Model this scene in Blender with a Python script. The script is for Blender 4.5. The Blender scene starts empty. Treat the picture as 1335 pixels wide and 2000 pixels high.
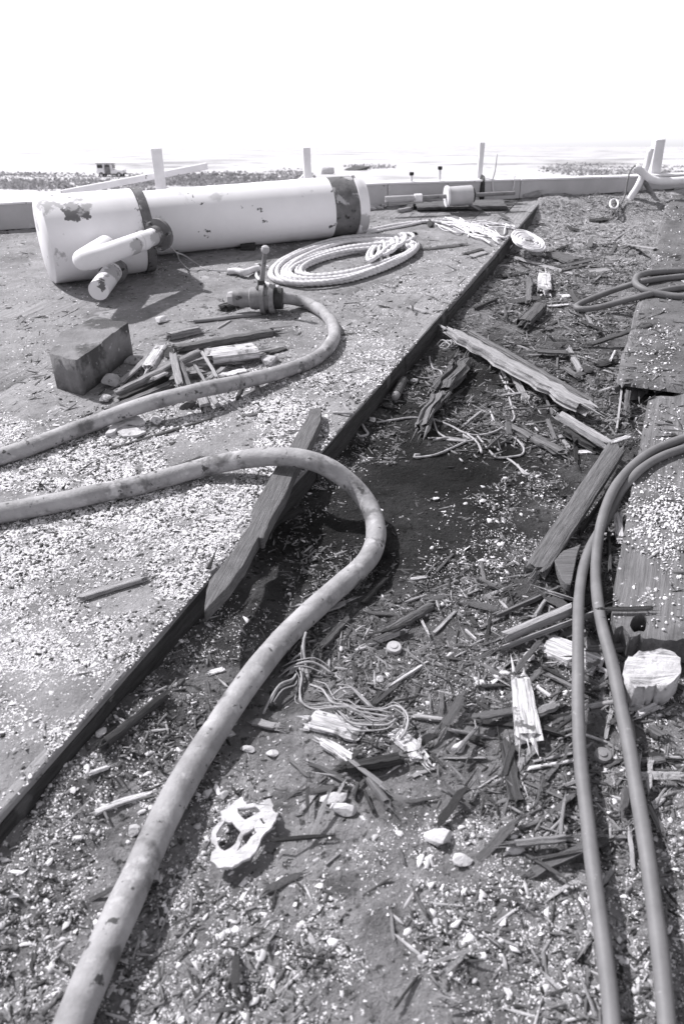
import bpy, bmesh, math, random
import numpy as np
from mathutils import Vector, Matrix
random.seed(7)
S = bpy.context.scene
C = S.collection

# ------------------------------------------------------------------ camera, sky, sun
W0, H0, F0 = 1335.0, 2000.0, 1620.0          # photograph size and focal length in its pixels
CX, CY = 745.0, 1010.0                       # centre of the old print's picture
PITCH = math.radians(32.3)
EYE = Vector((0, 0, 1.7))
TILT = math.radians(8.2)                     # the hull lies trimmed: land and horizon slope against the deck
cam_d = bpy.data.cameras.new('camera'); cam = bpy.data.objects.new('camera', cam_d); C.objects.link(cam)
cam.location = EYE; cam.rotation_euler = (math.pi/2 - PITCH, 0, 0)
cam_d.sensor_fit = 'VERTICAL'; cam_d.sensor_height = 36; cam_d.sensor_width = 24
cam_d.lens = F0 / H0 * 36
cam_d.shift_x = -(CX - W0/2) / H0; cam_d.shift_y = (CY - H0/2) / H0
cam_d.clip_start = 0.05; cam_d.clip_end = 9000
cam_d.dof.use_dof = True; cam_d.dof.focus_distance = 3.6; cam_d.dof.aperture_fstop = 4.0
S.camera = cam
S.render.resolution_x = 683; S.render.resolution_y = 1024

SUN_EL = math.radians(47)
SUN_DIR = Vector((0.80*math.cos(SUN_EL), -0.60*math.cos(SUN_EL), -math.sin(SUN_EL)))   # way the light travels
wd = bpy.data.worlds.new('World'); S.world = wd; wd.use_nodes = True
nt = wd.node_tree; nt.nodes.clear()
out = nt.nodes.new('ShaderNodeOutputWorld'); bg = nt.nodes.new('ShaderNodeBackground')
sky = nt.nodes.new('ShaderNodeTexSky'); sky.sky_type = 'NISHITA'; sky.sun_disc = False
sky.sun_elevation = SUN_EL; sky.sun_rotation = math.atan2(-SUN_DIR.x, -SUN_DIR.y)
sky.dust_density = 1.0; sky.air_density = 1.0
tc = nt.nodes.new('ShaderNodeTexCoord'); mp = nt.nodes.new('ShaderNodeMapping'); mp.inputs['Rotation'].default_value = (TILT, 0, 0)
bw = nt.nodes.new('ShaderNodeRGBToBW')
tint = nt.nodes.new('ShaderNodeMix'); tint.data_type = 'RGBA'; tint.blend_type = 'MULTIPLY'; tint.inputs['Factor'].default_value = 1
tint.inputs['B'].default_value = (0.985, 0.975, 1.02, 1)
nt.links.new(tc.outputs['Generated'], mp.inputs['Vector']); nt.links.new(mp.outputs[0], sky.inputs['Vector'])
nt.links.new(sky.outputs[0], bw.inputs[0]); nt.links.new(bw.outputs[0], tint.inputs['A'])
nt.links.new(tint.outputs['Result'], bg.inputs[0]); nt.links.new(bg.outputs[0], out.inputs[0])
bg.inputs[1].default_value = 0.15
sl = bpy.data.lights.new('sun', 'SUN'); sl.energy = 3.2; sl.angle = math.radians(1.5); sl.color = (1.0, 0.985, 1.0)
so = bpy.data.objects.new('sun', sl); C.objects.link(so); so.location = (-6, 6, 9)
so.rotation_euler = SUN_DIR.to_track_quat('-Z', 'Y').to_euler()
S.view_settings.view_transform = 'Standard'; S.view_settings.look = 'None'
S.view_settings.exposure = 0.95; S.view_settings.gamma = 1.0; S.view_settings.use_curve_mapping = False

# ------------------------------------------------------------------ pixels to places
FWD = Vector((0, math.cos(PITCH), -math.sin(PITCH))); UPC = Vector((0, math.sin(PITCH), math.cos(PITCH)))
def ray(px, py):
    return FWD + Vector((1, 0, 0))*((px-CX)/F0) + UPC*(-(py-CY)/F0)
def P(px, py, z=0.0):
    d = ray(px, py); t = (z - EYE.z)/d.z
    return EYE + d*t
GN = Vector((0, math.sin(TILT), math.cos(TILT))); GH = 4.2
def PG(px, py):                              # onto the sloping land
    d = ray(px, py); return EYE + d*(-GH / d.dot(GN))
def depth(p): return (Vector(p)-EYE).dot(FWD)
def to_px(x, y, z):                          # arrays
    dx, dy, dz = x-EYE.x, y-EYE.y, z-EYE.z
    dep = dy*FWD.y + dz*FWD.z
    return CX + F0*dx/dep, CY - F0*(dy*UPC.y + dz*UPC.z)/dep

ZL, ZR = 0.12, 0.10                          # top of the sound planking, top of the right-hand planks
EA, EB = P(229, 1335, ZL), P(1067, 382, ZL)
U = (EB-EA); U.z = 0; U.normalize(); NR = Vector((U.y, -U.x, 0))   # along the planks; to the right of the edge
def q_of(p): return (Vector((p[0], p[1], 0)) - Vector((EA.x, EA.y, 0))).dot(NR)
def s_of(p): return (Vector((p[0], p[1], 0)) - Vector((EA.x, EA.y, 0))).dot(U)
def at(s, q, z): return Vector((EA.x, EA.y, 0)) + U*s + NR*q + Vector((0, 0, z))
BA, BB = P(710, 407, ZL), P(1297, 371, ZL)   # foot of the toe board
BD = (BB-BA); BD.z = 0; BD.normalize()
def s_at_board(q):                            # where a plank at offset q meets the toe board
    n = Vector((-BD.y, BD.x, 0)); o = at(0, q, 0)
    return (Vector((BA.x, BA.y, 0))-o).dot(n)/U.dot(n)
SEDGE = s_of(EB)
QR1 = q_of(P(1222, 1010, ZR)); QR2 = q_of(P(1218, 670, ZR)); SR1a = s_of(P(1230, 1245, ZR)); SR1b = s_of(P(1268, 775, ZR)); SR2a = s_of(P(1215, 750, ZR))

def _hash(ix, iy, k):
    v = np.sin(ix*127.1 + iy*311.7 + k*74.7)*43758.5453
    return v - np.floor(v)
def vnoise(x, y, k=0):
    ix, iy = np.floor(x), np.floor(y); fx, fy = x-ix, y-iy
    fx = fx*fx*(3-2*fx); fy = fy*fy*(3-2*fy)
    a, b = _hash(ix, iy, k), _hash(ix+1, iy, k); c, d = _hash(ix, iy+1, k), _hash(ix+1, iy+1, k)
    return (a*(1-fx)+b*fx)*(1-fy) + (c*(1-fx)+d*fx)*fy
def terr(x, y):
    x = np.asarray(x, float); y = np.asarray(y, float)
    h = 0.030*(vnoise(x*1.7, y*1.7, 1)-.5) + 0.022*(vnoise(x*5, y*5, 2)-.5) + 0.014*(vnoise(x*13, y*13, 3)-.5) + 0.012*(vnoise(x*31, y*31, 4)-.5)
    lim = (x-BA.x)*(-BD.y) + (y-BA.y)*BD.x; e = np.clip((lim+.55)/.5, 0, 1)      # dirt banked up against the board
    q = (x-EA.x)*NR.x + (y-EA.y)*NR.y; sp = (x-EA.x)*U.x + (y-EA.y)*U.y
    bank = np.exp(-(np.clip(q, 0, 9)/.16)**2)*(.030*np.clip((.75-sp)/.9, 0, 1)+.018)*(.45+1.1*vnoise(x*4.3, y*4.3, 17))
    return h + .115*e*e*(3-2*e) + bank
def is_left(x, y):
    q = (x-EA.x)*NR.x + (y-EA.y)*NR.y; s = (x-EA.x)*U.x + (y-EA.y)*U.y
    return (q < -0.0) & ((s < SEDGE) | (q < -0.2))
def is_right(x, y):
    q = (x-EA.x)*NR.x + (y-EA.y)*NR.y; s = (x-EA.x)*U.x + (y-EA.y)*U.y
    return ((q > QR1) & (s > SR1a+.05) & (s < SR1b)) | ((q > QR2) & (s > SR2a))
def crust(x, y):                             # caked dirt on the planks, thin, in patches
    n = .5*vnoise(x*2.3, y*2.3, 41)+.28*vnoise(x*7, y*7, 42)+.22*vnoise(x*19, y*19, 43)
    px, py = to_px(x, y, np.full_like(x, ZL)); bare = np.clip(1.5*(1-((px-960)/190)**2-((py-400)/55)**2), 0, 1)
    return .0015+.013*(n-.45)+.004*(vnoise(x*45, y*45, 44)-.5)-.008*bare
def base_z(x, y):
    x = np.asarray(x, float); y = np.asarray(y, float); c = np.maximum(crust(x, y), .0)
    return np.where(is_left(x, y), ZL+np.maximum(c, .002), np.where(is_right(x, y), ZR+.001+c, terr(x, y)))
def G(px, py, dz=0.0):                        # the surface seen at a pixel, dz above it
    p = P(px, py, ZL+dz)
    if is_left(p.x, p.y): return p
    p = P(px, py, ZR+dz)
    if is_right(p.x, p.y): return p
    z = 0.0
    for _ in range(4):
        p = P(px, py, z+dz); z = float(terr(p.x, p.y))
    return P(px, py, z+dz)

# ------------------------------------------------------------------ materials
def g(v): return (v*0.995, v*0.982, v*1.012, 1)
MATS = {}
def mat(name, lo, hi, scale=6.0, stretch=(1, 1, 1), rough=0.85, bump=0.3, bscale=None, coord='Object', spots=None, ramp=(0.3, 0.7), rnd=0.0, attr=None, detail=8, bdist=0.01, spec=0.25):
    m = bpy.data.materials.new(name); m.use_nodes = True; n = m.node_tree; b = n.nodes['Principled BSDF']
    b.inputs['Roughness'].default_value = rough; b.inputs['Specular IOR Level'].default_value = spec
    t = n.nodes.new('ShaderNodeTexCoord'); mpn = n.nodes.new('ShaderNodeMapping'); mpn.inputs['Scale'].default_value = stretch
    n.links.new(t.outputs[coord], mpn.inputs['Vector'])
    oi = n.nodes.new('ShaderNodeObjectInfo')
    ad = n.nodes.new('ShaderNodeVectorMath'); ad.operation = 'ADD'
    ml = n.nodes.new('ShaderNodeMath'); ml.operation = 'MULTIPLY'; ml.inputs[1].default_value = 37.0
    n.links.new(oi.outputs['Random'], ml.inputs[0]); n.links.new(mpn.outputs[0], ad.inputs[0]); n.links.new(ml.outputs[0], ad.inputs[1])
    nz = n.nodes.new('ShaderNodeTexNoise'); nz.inputs['Scale'].default_value = scale; nz.inputs['Detail'].default_value = detail; nz.inputs['Roughness'].default_value = 0.65
    n.links.new(ad.outputs[0], nz.inputs['Vector'])
    cr = n.nodes.new('ShaderNodeValToRGB'); cr.color_ramp.elements[0].position = ramp[0]; cr.color_ramp.elements[1].position = ramp[1]
    cr.color_ramp.elements[0].color = g(lo); cr.color_ramp.elements[1].color = g(hi)
    n.links.new(nz.outputs[0], cr.inputs[0])
    col = cr.outputs[0]
    if spots:                                 # (value, scale, threshold, softness) marks with a shape of their own
        for (v, sc, th, so_) in spots:
            n2 = n.nodes.new('ShaderNodeTexNoise'); n2.inputs['Scale'].default_value = sc; n2.inputs['Detail'].default_value = 6; n2.inputs['Roughness'].default_value = .6
            n.links.new(t.outputs[coord], n2.inputs['Vector'])
            r2 = n.nodes.new('ShaderNodeMapRange'); r2.inputs[1].default_value = th; r2.inputs[2].default_value = th+so_
            n.links.new(n2.outputs[0], r2.inputs[0])
            mx = n.nodes.new('ShaderNodeMix'); mx.data_type = 'RGBA'; n.links.new(r2.outputs[0], mx.inputs['Factor'])
            n.links.new(col, mx.inputs['A']); mx.inputs['B'].default_value = g(v); col = mx.outputs['Result']
    if rnd or attr:
        mm = n.nodes.new('ShaderNodeMix'); mm.data_type = 'RGBA'; mm.blend_type = 'MULTIPLY'; mm.inputs['Factor'].default_value = 1
        n.links.new(col, mm.inputs['A'])
        if attr:
            at_ = n.nodes.new('ShaderNodeAttribute'); at_.attribute_name = attr; n.links.new(at_.outputs['Fac'], mm.inputs['B'])
        else:
            rr = n.nodes.new('ShaderNodeMapRange'); rr.inputs[3].default_value = 1-rnd; rr.inputs[4].default_value = 1+rnd
            n.links.new(oi.outputs['Random'], rr.inputs[0]); n.links.new(rr.outputs[0], mm.inputs['B'])
        col = mm.outputs['Result']
    n.links.new(col, b.inputs['Base Color'])
    if bump:
        n3 = n.nodes.new('ShaderNodeTexNoise'); n3.inputs['Scale'].default_value = bscale or scale*2; n3.inputs['Detail'].default_value = 6; n3.inputs['Roughness'].default_value = .7
        n.links.new(ad.outputs[0], n3.inputs['Vector'])
        bp = n.nodes.new('ShaderNodeBump'); bp.inputs['Strength'].default_value = bump; bp.inputs['Distance'].default_value = bdist
        n.links.new(n3.outputs[0], bp.inputs['Height']); n.links.new(bp.outputs[0], b.inputs['Normal'])
    MATS[name] = m
    return m
GR = (2.6, 46, 46)
mat('wood_black', .012, .045, 4, GR, bump=.7, rnd=.3)
mat('wood_dark', .022, .09, 4, GR, bump=.7, rnd=.3)
mat('wood_mid', .06, .20, 4, GR, bump=.7, rnd=.25)
mat('wood_pale', .14, .42, 4, GR, bump=.6, rnd=.2)
mat('wood_white', .26, .72, 4, (2.6, 34, 34), bump=.8, rnd=.12, ramp=(.36, .56), spots=[(.14, 22, .59, .05), (.28, 9, .58, .08)])
mat('deck_wood', .16, .30, 3, (1.2, 16, 16), bump=.7, rnd=.10, spots=[(.08, 2.0, .52, .22), (.34, 9, .62, .10), (.09, 40, .60, .06)])
mat('deck_edge', .026, .085, 4, (1.5, 22, 22), bump=.9, rnd=.2, spots=[(.12, 5, .64, .06)])
mat('right_wood', .08, .18, 3, (1.2, 16, 16), bump=.6, rnd=.15, spots=[(.06, 5, .55, .15), (.4, 30, .64, .05)])
mat('dirt', .15, .29, 5, bump=.9, bscale=50, spots=[(.10, 2.2, .54, .2), (.38, 60, .60, .06), (.08, 30, .60, .06), (.36, 8, .60, .1)], bdist=.012)
mat('dirt_dark', .08, .17, 5, bump=.9, bscale=50, spots=[(.05, 2.6, .52, .2), (.26, 60, .62, .06), (.04, 30, .60, .06)], bdist=.012)
mat('seam', .07, .14, 8, bump=.3)
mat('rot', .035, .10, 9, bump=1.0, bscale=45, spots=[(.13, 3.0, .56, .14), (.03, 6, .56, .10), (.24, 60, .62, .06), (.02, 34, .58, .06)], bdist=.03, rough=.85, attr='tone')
mat('chips', .55, .80, 20, bump=0, attr='tone')
mat('litter', .11, .21, 30, bump=0, attr='tone')
mat('hose', .21, .38, 7, bump=.4, bscale=70, rough=.65, spots=[(.12, 9, .56, .10), (.44, 14, .58, .1), (.07, 26, .62, .05)], ramp=(.35, .65))
mat('cable', .12, .18, 9, bump=.1, bscale=80, rough=.55, spots=[(.3, 30, .66, .06)])
mat('white_paint', .70, .80, 2, bump=.05, rough=.5, spots=[(.09, 9, .655, .012), (.55, 5, .62, .06)])
mat('white_peel', .66, .80, 2, bump=.15, rough=.55, spots=[(.14, 4.5, .60, .012), (.40, 3.2, .58, .03)])
mat('rail_paint', .62, .80, 5, bump=.1, rough=.6, spots=[(.2, 16, .66, .03)])
mat('rust', .09, .20, 9, bump=.6, bscale=50, spots=[(.40, 9, .58, .05), (.04, 20, .60, .05)])
mat('iron', .14, .28, 14, bump=.3, rough=.55, spots=[(.04, 20, .58, .08)])
mat('black_iron', .015, .06, 14, bump=.4, rough=.6)
mat('rope', .46, .68, 30, bump=.3, bscale=200, spots=[(.2, 5, .62, .12)])
mat('white_line', .6, .8, 30, bump=.2, bscale=200)
mat('twine', .26, .42, 30, bump=.2, bscale=200)
mat('root', .22, .42, 20, bump=.2, bscale=120)
mat('concrete', .13, .24, 6, bump=.9, bscale=45, spots=[(.07, 4, .52, .08), (.34, 18, .62, .06)])
mat('concrete_pale', .34, .48, 6, bump=.3, bscale=60)
mat('plaster', .32, .66, 9, bump=.8, bscale=40, spots=[(.22, 16, .60, .06)])
mat('plaster_grey', .25, .50, 9, bump=.6, bscale=40, spots=[(.1, 16, .60, .06)])
mat('toe_paint', .40, .50, 4, bump=.2, spots=[(.55, 9, .68, .03), (.12, 20, .68, .03)])
mat('land', .36, .55, .06, bump=.0, spots=[(.22, .028, .52, .10), (.16, .25, .60, .08)], coord='Object', detail=12)
mat('grass', .30, .40, 2, bump=0, attr='tone')
mat('glass', .02, .03, 2, bump=0, rough=.15, spec=.5)
mat('tyre', .02, .03, 9, bump=.2)
M = MATS

# ------------------------------------------------------------------ object helpers
def obj(name, me, material, parent=None, smooth=False):
    o = bpy.data.objects.new(name, me); C.objects.link(o)
    if material: 
        me.materials.clear(); me.materials.append(M[material])
    if parent: o.parent = parent
    if smooth:
        me.polygons.foreach_set('use_smooth', [True]*len(me.polygons))
    return o
def tag(o, label=None, cat=None, group=None, kind=None):
    if label: o['label'] = label
    if cat: o['category'] = cat
    if group: o['group'] = group
    if kind: o['kind'] = kind
    return o
def empty(name, loc, label, cat, group=None):
    o = bpy.data.objects.new(name, None); C.objects.link(o); o.location = loc; o.empty_display_size = .05
    bpy.context.view_layer.update()
    return tag(o, label, cat, group)
def under(o, parent):                        # parent, keeping its place
    o.parent = parent; o.matrix_parent_inverse = Matrix.Translation(parent.location).inverted(); return o
def mesh(name, verts, faces):
    me = bpy.data.meshes.new(name); me.from_pydata([tuple(v) for v in verts], [], faces); me.update(); return me
def recalc(me):
    bm = bmesh.new(); bm.from_mesh(me); bmesh.ops.recalc_face_normals(bm, faces=bm.faces); bm.to_mesh(me); bm.free(); return me
def box_mesh(sx, sy, sz, bev=0.0, jit=0.0, seg=1):
    bm = bmesh.new(); bmesh.ops.create_cube(bm, size=1)
    for v in bm.verts: v.co = Vector((v.co.x*sx, v.co.y*sy, v.co.z*sz))
    if seg > 1:
        ed = [e for e in bm.edges if abs((e.verts[0].co-e.verts[1].co).normalized().x) > .9]
        bmesh.ops.subdivide_edges(bm, edges=ed, cuts=seg)
    if jit:
        for v in bm.verts: v.co += Vector((random.uniform(-1, 1), random.uniform(-1, 1), random.uniform(-1, 1)*.4))*jit
    if bev: bmesh.ops.bevel(bm, geom=bm.edges[:], offset=bev, segments=1, affect='EDGES', clamp_overlap=True)
    me = bpy.data.meshes.new('box'); bm.to_mesh(me); bm.free(); return me
def place(o, loc, xdir=None, up=Vector((0, 0, 1))):
    o.location = loc
    if xdir is not None:
        x = Vector(xdir).normalized(); y = Vector(up).cross(x).normalized(); z = x.cross(y)
        o.rotation_euler = Matrix((x, y, z)).transposed().to_euler()
    return o
def catmull(pts, step):
    pts = [Vector(p) for p in pts]; ex = [pts[0]*2-pts[1]] + pts + [pts[-1]*2-pts[-2]]; outp = []
    for i in range(1, len(ex)-2):
        a, b, c, d = ex[i-1:i+3]; n = max(1, int((c-b).length/step))
        for k in range(n):
            t = k/n
            outp.append(.5*((2*b) + (c-a)*t + (2*a-5*b+4*c-d)*t*t + (3*b-a-3*c+d)*t**3))
    outp.append(pts[-1]); return outp
def tube_mesh(pts, r, sides=10, step=None, lobes=0, pitch=None, wob=0.0, taper=None):
    if step: pts = catmull(pts, step)
    pts = [Vector(p) for p in pts]; n = len(pts); V = []; Fc = []
    nrm = Vector((0, 0, 1)); L = 0
    for i, p in enumerate(pts):
        t = (pts[min(i+1, n-1)]-pts[max(i-1, 0)]).normalized()
        if i: L += (p-pts[i-1]).length
        nrm = (nrm - t*nrm.dot(t))
        if nrm.length < 1e-4: nrm = t.orthogonal()
        nrm.normalize(); bi = t.cross(nrm)
        rr = r*(1+wob*random.uniform(-1, 1))
        if taper: rr *= taper(i/(n-1))
        for k in range(sides):
            a = 2*math.pi*k/sides
            f = rr
            if lobes: f = rr*(.62+.42*abs(math.cos(lobes/2*(a - 2*math.pi*L/pitch))))
            V.append(p + (nrm*math.cos(a)+bi*math.sin(a))*f)
    for i in range(n-1):
        for k in range(sides):
            k2 = (k+1) % sides; Fc.append((i*sides+k, i*sides+k2, (i+1)*sides+k2, (i+1)*sides+k))
    Fc.append(tuple(range(sides))[::-1]); Fc.append(tuple((n-1)*sides+k for k in range(sides)))
    return mesh('tube', V, Fc)
def local(me, o0):                           # shift a world-space mesh so its object sits at o0
    me.transform(Matrix.Translation(-Vector(o0))); return me
def tube(name, pts, r, material, parent=None, **kw):
    me = tube_mesh(pts, r, **kw); o0 = Vector(pts[0]); local(me, o0)
    o = obj(name, me, material, None, True); o.location = o0
    if parent: under(o, parent)
    return o
def lathe_mesh(p0, axis, prof, sides=28):
    a = Vector(axis).normalized(); u = a.orthogonal().normalized(); v = a.cross(u); V = []; Fc = []
    for s, r in prof:
        for k in range(sides):
            t = 2*math.pi*k/sides; V.append(Vector(p0)+a*s+(u*math.cos(t)+v*math.sin(t))*r)
    n = len(prof)
    for i in range(n-1):
        for k in range(sides):
            k2 = (k+1) % sides; Fc.append((i*sides+k, (i+1)*sides+k, (i+1)*sides+k2, i*sides+k2))
    Fc.append(tuple(range(sides))); Fc.append(tuple((n-1)*sides+k for k in range(sides))[::-1])
    return recalc(mesh('lathe', V, Fc))
def lathe(name, p0, axis, prof, material, parent=None, sides=28, smooth=False):
    me = lathe_mesh((0, 0, 0), axis, prof, sides); o = obj(name, me, material, None, smooth); o.location = p0
    if smooth:
        md = o.modifiers.new('edges', 'EDGE_SPLIT'); md.split_angle = math.radians(40)
    if parent: under(o, parent)
    return o

def wood_mesh(L, w, t, K=10, N=8, jag=.12, rough=.10, taper=(1, 1), bow=0.0):
    """a split piece of timber along X: ridged section, torn ends"""
    sec = []
    for k in range(K):
        a = 2*math.pi*(k+.5)/K; c, s = math.cos(a), math.sin(a); e = .42
        sec.append(((abs(c)**e)*math.copysign(1, c)*w/2*random.uniform(1-rough, 1), (abs(s)**e)*math.copysign(1, s)*t/2*random.uniform(max(.25, 1-rough*2.0), 1)))
    dr = [random.uniform(-1, 1)*rough*.5 for _ in range(K)]; wv = [[random.uniform(1-rough*.45, 1+rough*.1) for _ in range(K)] for _ in range(N//2+3)]
    e0 = [random.uniform(0, jag) for _ in range(K)]; e1 = [random.uniform(0, jag) for _ in range(K)]
    V = []; Fc = []
    for i in range(N+1):
        f = i/N; tp = taper[0]+(taper[1]-taper[0])*f
        if taper[0] < .6: tp = max(taper[0], min(1, f*3.0+taper[0]))*(1 if taper[1] >= .6 else max(taper[1], min(1, (1-f)*3.0+taper[1])))
        elif taper[1] < .6: tp = max(taper[1], min(1, (1-f)*3.0+taper[1]))
        by = bow*L*math.sin(math.pi*f); jy = random.uniform(-1, 1)*w*rough*.25
        for k, (yy, zz) in enumerate(sec):
            x = f*L
            if i == 0: x += e0[k]*L*.5 if L < w*6 else e0[k]*w*1.6
            if i == N: x -= e1[k]*L*.5 if L < w*6 else e1[k]*w*1.6
            wq = wv[i//2][k]*(1-(i % 2)*.5)+wv[i//2+1][k]*(i % 2)*.5; V.append((x-L/2, yy*tp*wq*(1-abs(dr[k])*f*.4)+by+jy, zz*tp*(wq+dr[k]*(f-.5))))
    for i in range(N):
        for k in range(K):
            k2 = (k+1) % K; Fc.append((i*K+k, i*K+k2, (i+1)*K+k2, (i+1)*K+k))
    nb = len(V)
    for m_ in range(int(3+6*min(1, jag)) if w > .012 else 0):
        sg = random.choice((-1, 1)); x0 = sg*(L/2-random.uniform(.1, .9)*min(w, L*.2)); y0 = random.uniform(-.42, .42)*w*min(1, taper[0 if sg < 0 else 1]); z0 = random.uniform(-.38, .45)*t
        fw = random.uniform(.04, .13)*w; ln = random.uniform(.4, 1.7)*min(w, L*.22); i0 = len(V)
        V += [(x0, y0-fw, z0), (x0, y0+fw, z0), (x0, y0, z0+fw*.8), (x0+sg*ln, y0+random.uniform(-.15, .15)*w, z0+random.uniform(-.1, .2)*t)]
        Fc += [(i0, i0+1, i0+3), (i0+1, i0+2, i0+3), (i0+2, i0, i0+3)]
    V.append((-L/2+.03*L, 0, 0)); V.append((L/2-.03*L, 0, 0)); a, b = len(V)-2, len(V)-1
    for k in range(K):
        k2 = (k+1) % K; Fc.append((a, k2, k)); Fc.append((b, N*K+k, N*K+k2))
    return recalc(mesh('wood', V, Fc))
def wood(name, label, x1, y1, x2, y2, w, tone='mid', th=None, lift=(0, 0), cat=None, parent=None, taper=(1, 1), jag=.8, rough=.26, bow=0.0, K=None, N=None, wf=1.0):
    a0 = G(x1, y1); b0 = G(x2, y2); mx, my = (x1+x2)/2, (y1+y2)/2
    L0 = math.hypot(x2-x1, y2-y1); ox, oy = -(y2-y1)/L0*w/2, (x2-x1)/L0*w/2
    zz = (a0.z+b0.z)/2
    d = (b0-a0); d.z = 0; d.normalize()
    sp = P(mx+ox, my+oy, zz)-P(mx-ox, my-oy, zz); ww = abs((sp-d*sp.dot(d)).length)*wf
    t = th if th else max(.008, min(.07, ww*.55))
    ww = max(.008, ww - t*.35)
    la, lb = lift
    A = G(x1, y1, t*.5+la); B = G(x2, y2, t*.5+lb)
    L = (B-A).length
    K = K or (22 if ww > .06 else 14 if ww > .02 else 8); N = N or (18 if L > .5 else 10 if L > .15 else 6)
    o = obj(name, wood_mesh(L, ww, t, K, N, jag, rough, taper, bow), 'wood_'+tone)
    place(o, (A+B)/2, B-A)
    if parent: under(o, parent)
    else: tag(o, label, cat or 'wood')
    return o
def chunk_mesh(sx, sy, sz, seed=0, sub=2, rough=.22, flat=False):
    rs = random.Random(seed); bm = bmesh.new(); bmesh.ops.create_icosphere(bm, subdivisions=sub, radius=1)
    ax = [(Vector((rs.gauss(0, 1), rs.gauss(0, 1), rs.gauss(0, 1)*.7)).normalized(), rs.uniform(.40, .80)) for _ in range(9)]
    for v in bm.verts:
        c = v.co.copy()
        for n, d in ax:                       # broken facets
            e = c.dot(n)-d
            if e > 0: c -= n*e
        c *= 1+rs.uniform(-1, 1)*rough*.25
        v.co = Vector((c.x*sx, c.y*sy, c.z*sz))*1.3
    me = bpy.data.meshes.new('chunk'); bm.to_mesh(me); bm.free(); return me
CS = [0]
def chunk(name, label, cx, cy, w, h, material='plaster', hh=None, cat='chunk', rz=None, parent=None, sub=2, lift=0.0):
    CS[0] += 1
    p = G(cx, cy); dp = depth(p); sx = w/2*dp/F0; ang = math.asin(max(.1, (EYE.z-p.z)/(EYE-p).length))
    hz = hh if hh else min(sx, h/2*dp/F0)*.55
    sy = max(.3*sx, (h/2*dp/F0 - hz*math.cos(ang)*.9)/math.sin(ang))
    p = G(cx, cy, hz*.8+lift)
    o = obj(name, chunk_mesh(sx, sy, hz, CS[0], sub), material); o.location = p
    o.rotation_euler = (random.uniform(-.12, .12), random.uniform(-.12, .12), rz if rz is not None else random.uniform(-.3, .3))
    if parent: under(o, parent)
    else: tag(o, label, cat)
    return o
def plate_mesh(outer, holes, thick, bev=0.0, zc=0.0):
    cu = bpy.data.curves.new('outline', 'CURVE'); cu.dimensions = '2D'; cu.fill_mode = 'BOTH'; cu.extrude = thick/2; cu.bevel_depth = bev
    for poly in [outer]+holes:
        sp = cu.splines.new('POLY'); sp.points.add(len(poly)-1); sp.use_cyclic_u = True
        for i, p in enumerate(poly): sp.points[i].co = (p[0], p[1], 0, 1)
    tmp = bpy.data.objects.new('tmp', cu); C.objects.link(tmp); bpy.context.view_layer.update()
    me = bpy.data.meshes.new_from_object(tmp.evaluated_get(bpy.context.evaluated_depsgraph_get()))
    bpy.data.objects.remove(tmp); bpy.data.curves.remove(cu)
    return me
def ragged(poly, amp, sub=3):                # break up straight traced edges
    outp = []
    for i, p in enumerate(poly):
        r = poly[(i+1) % len(poly)]; p = Vector(p); r = Vector(r)
        for k in range(sub):
            c = p.lerp(r, k/sub); outp.append((c.x+random.uniform(-amp, amp), c.y+random.uniform(-amp, amp)))
    return outp
def plate(name, label, outer_px, material, thick, z, holes_px=(), cat='plank', parent=None, amp=1.2, bev=0.0, sub=3, xdir=None, crinkle=0.0):
    """a slab traced by its upper outline: z is the height of its upper face"""
    pts = [P(a, b, z) for a, b in ragged(outer_px, amp, sub)]
    hol = [[P(a, b, z) for a, b in ragged(h, amp*.6, 2)] for h in holes_px]
    c = sum((Vector(p) for p in pts), Vector())/len(pts)
    xd = Vector(xdir) if xdir is not None else Vector((1, 0, 0)); xd.z = 0; xd.normalize(); yd = Vector((-xd.y, xd.x, 0))
    f = lambda p: ((p-c).dot(xd), (p-c).dot(yd))
    me = plate_mesh([f(p) for p in pts], [[f(p) for p in h] for h in hol], max(.001, thick-2*bev), bev)
    if crinkle:
        bm = bmesh.new(); bm.from_mesh(me); bmesh.ops.remove_doubles(bm, verts=bm.verts, dist=1e-4); bmesh.ops.triangulate(bm, faces=bm.faces)
        bmesh.ops.subdivide_edges(bm, edges=[e for e in bm.edges if e.calc_length() > .02], cuts=1, use_grid_fill=False); bmesh.ops.triangulate(bm, faces=bm.faces)
        for v in bm.verts:
            v.co.z += crinkle*(float(vnoise(v.co.x*25+9, v.co.y*25+3, 61))-.5)*2 + random.uniform(-1, 1)*crinkle*.15
        bm.to_mesh(me); bm.free()
    o = obj(name, me, material); o.location = (c.x, c.y, z-thick/2); o.rotation_euler = (0, 0, math.atan2(xd.y, xd.x))
    if parent: under(o, parent)
    else: tag(o, label, cat)
    return o

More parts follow.
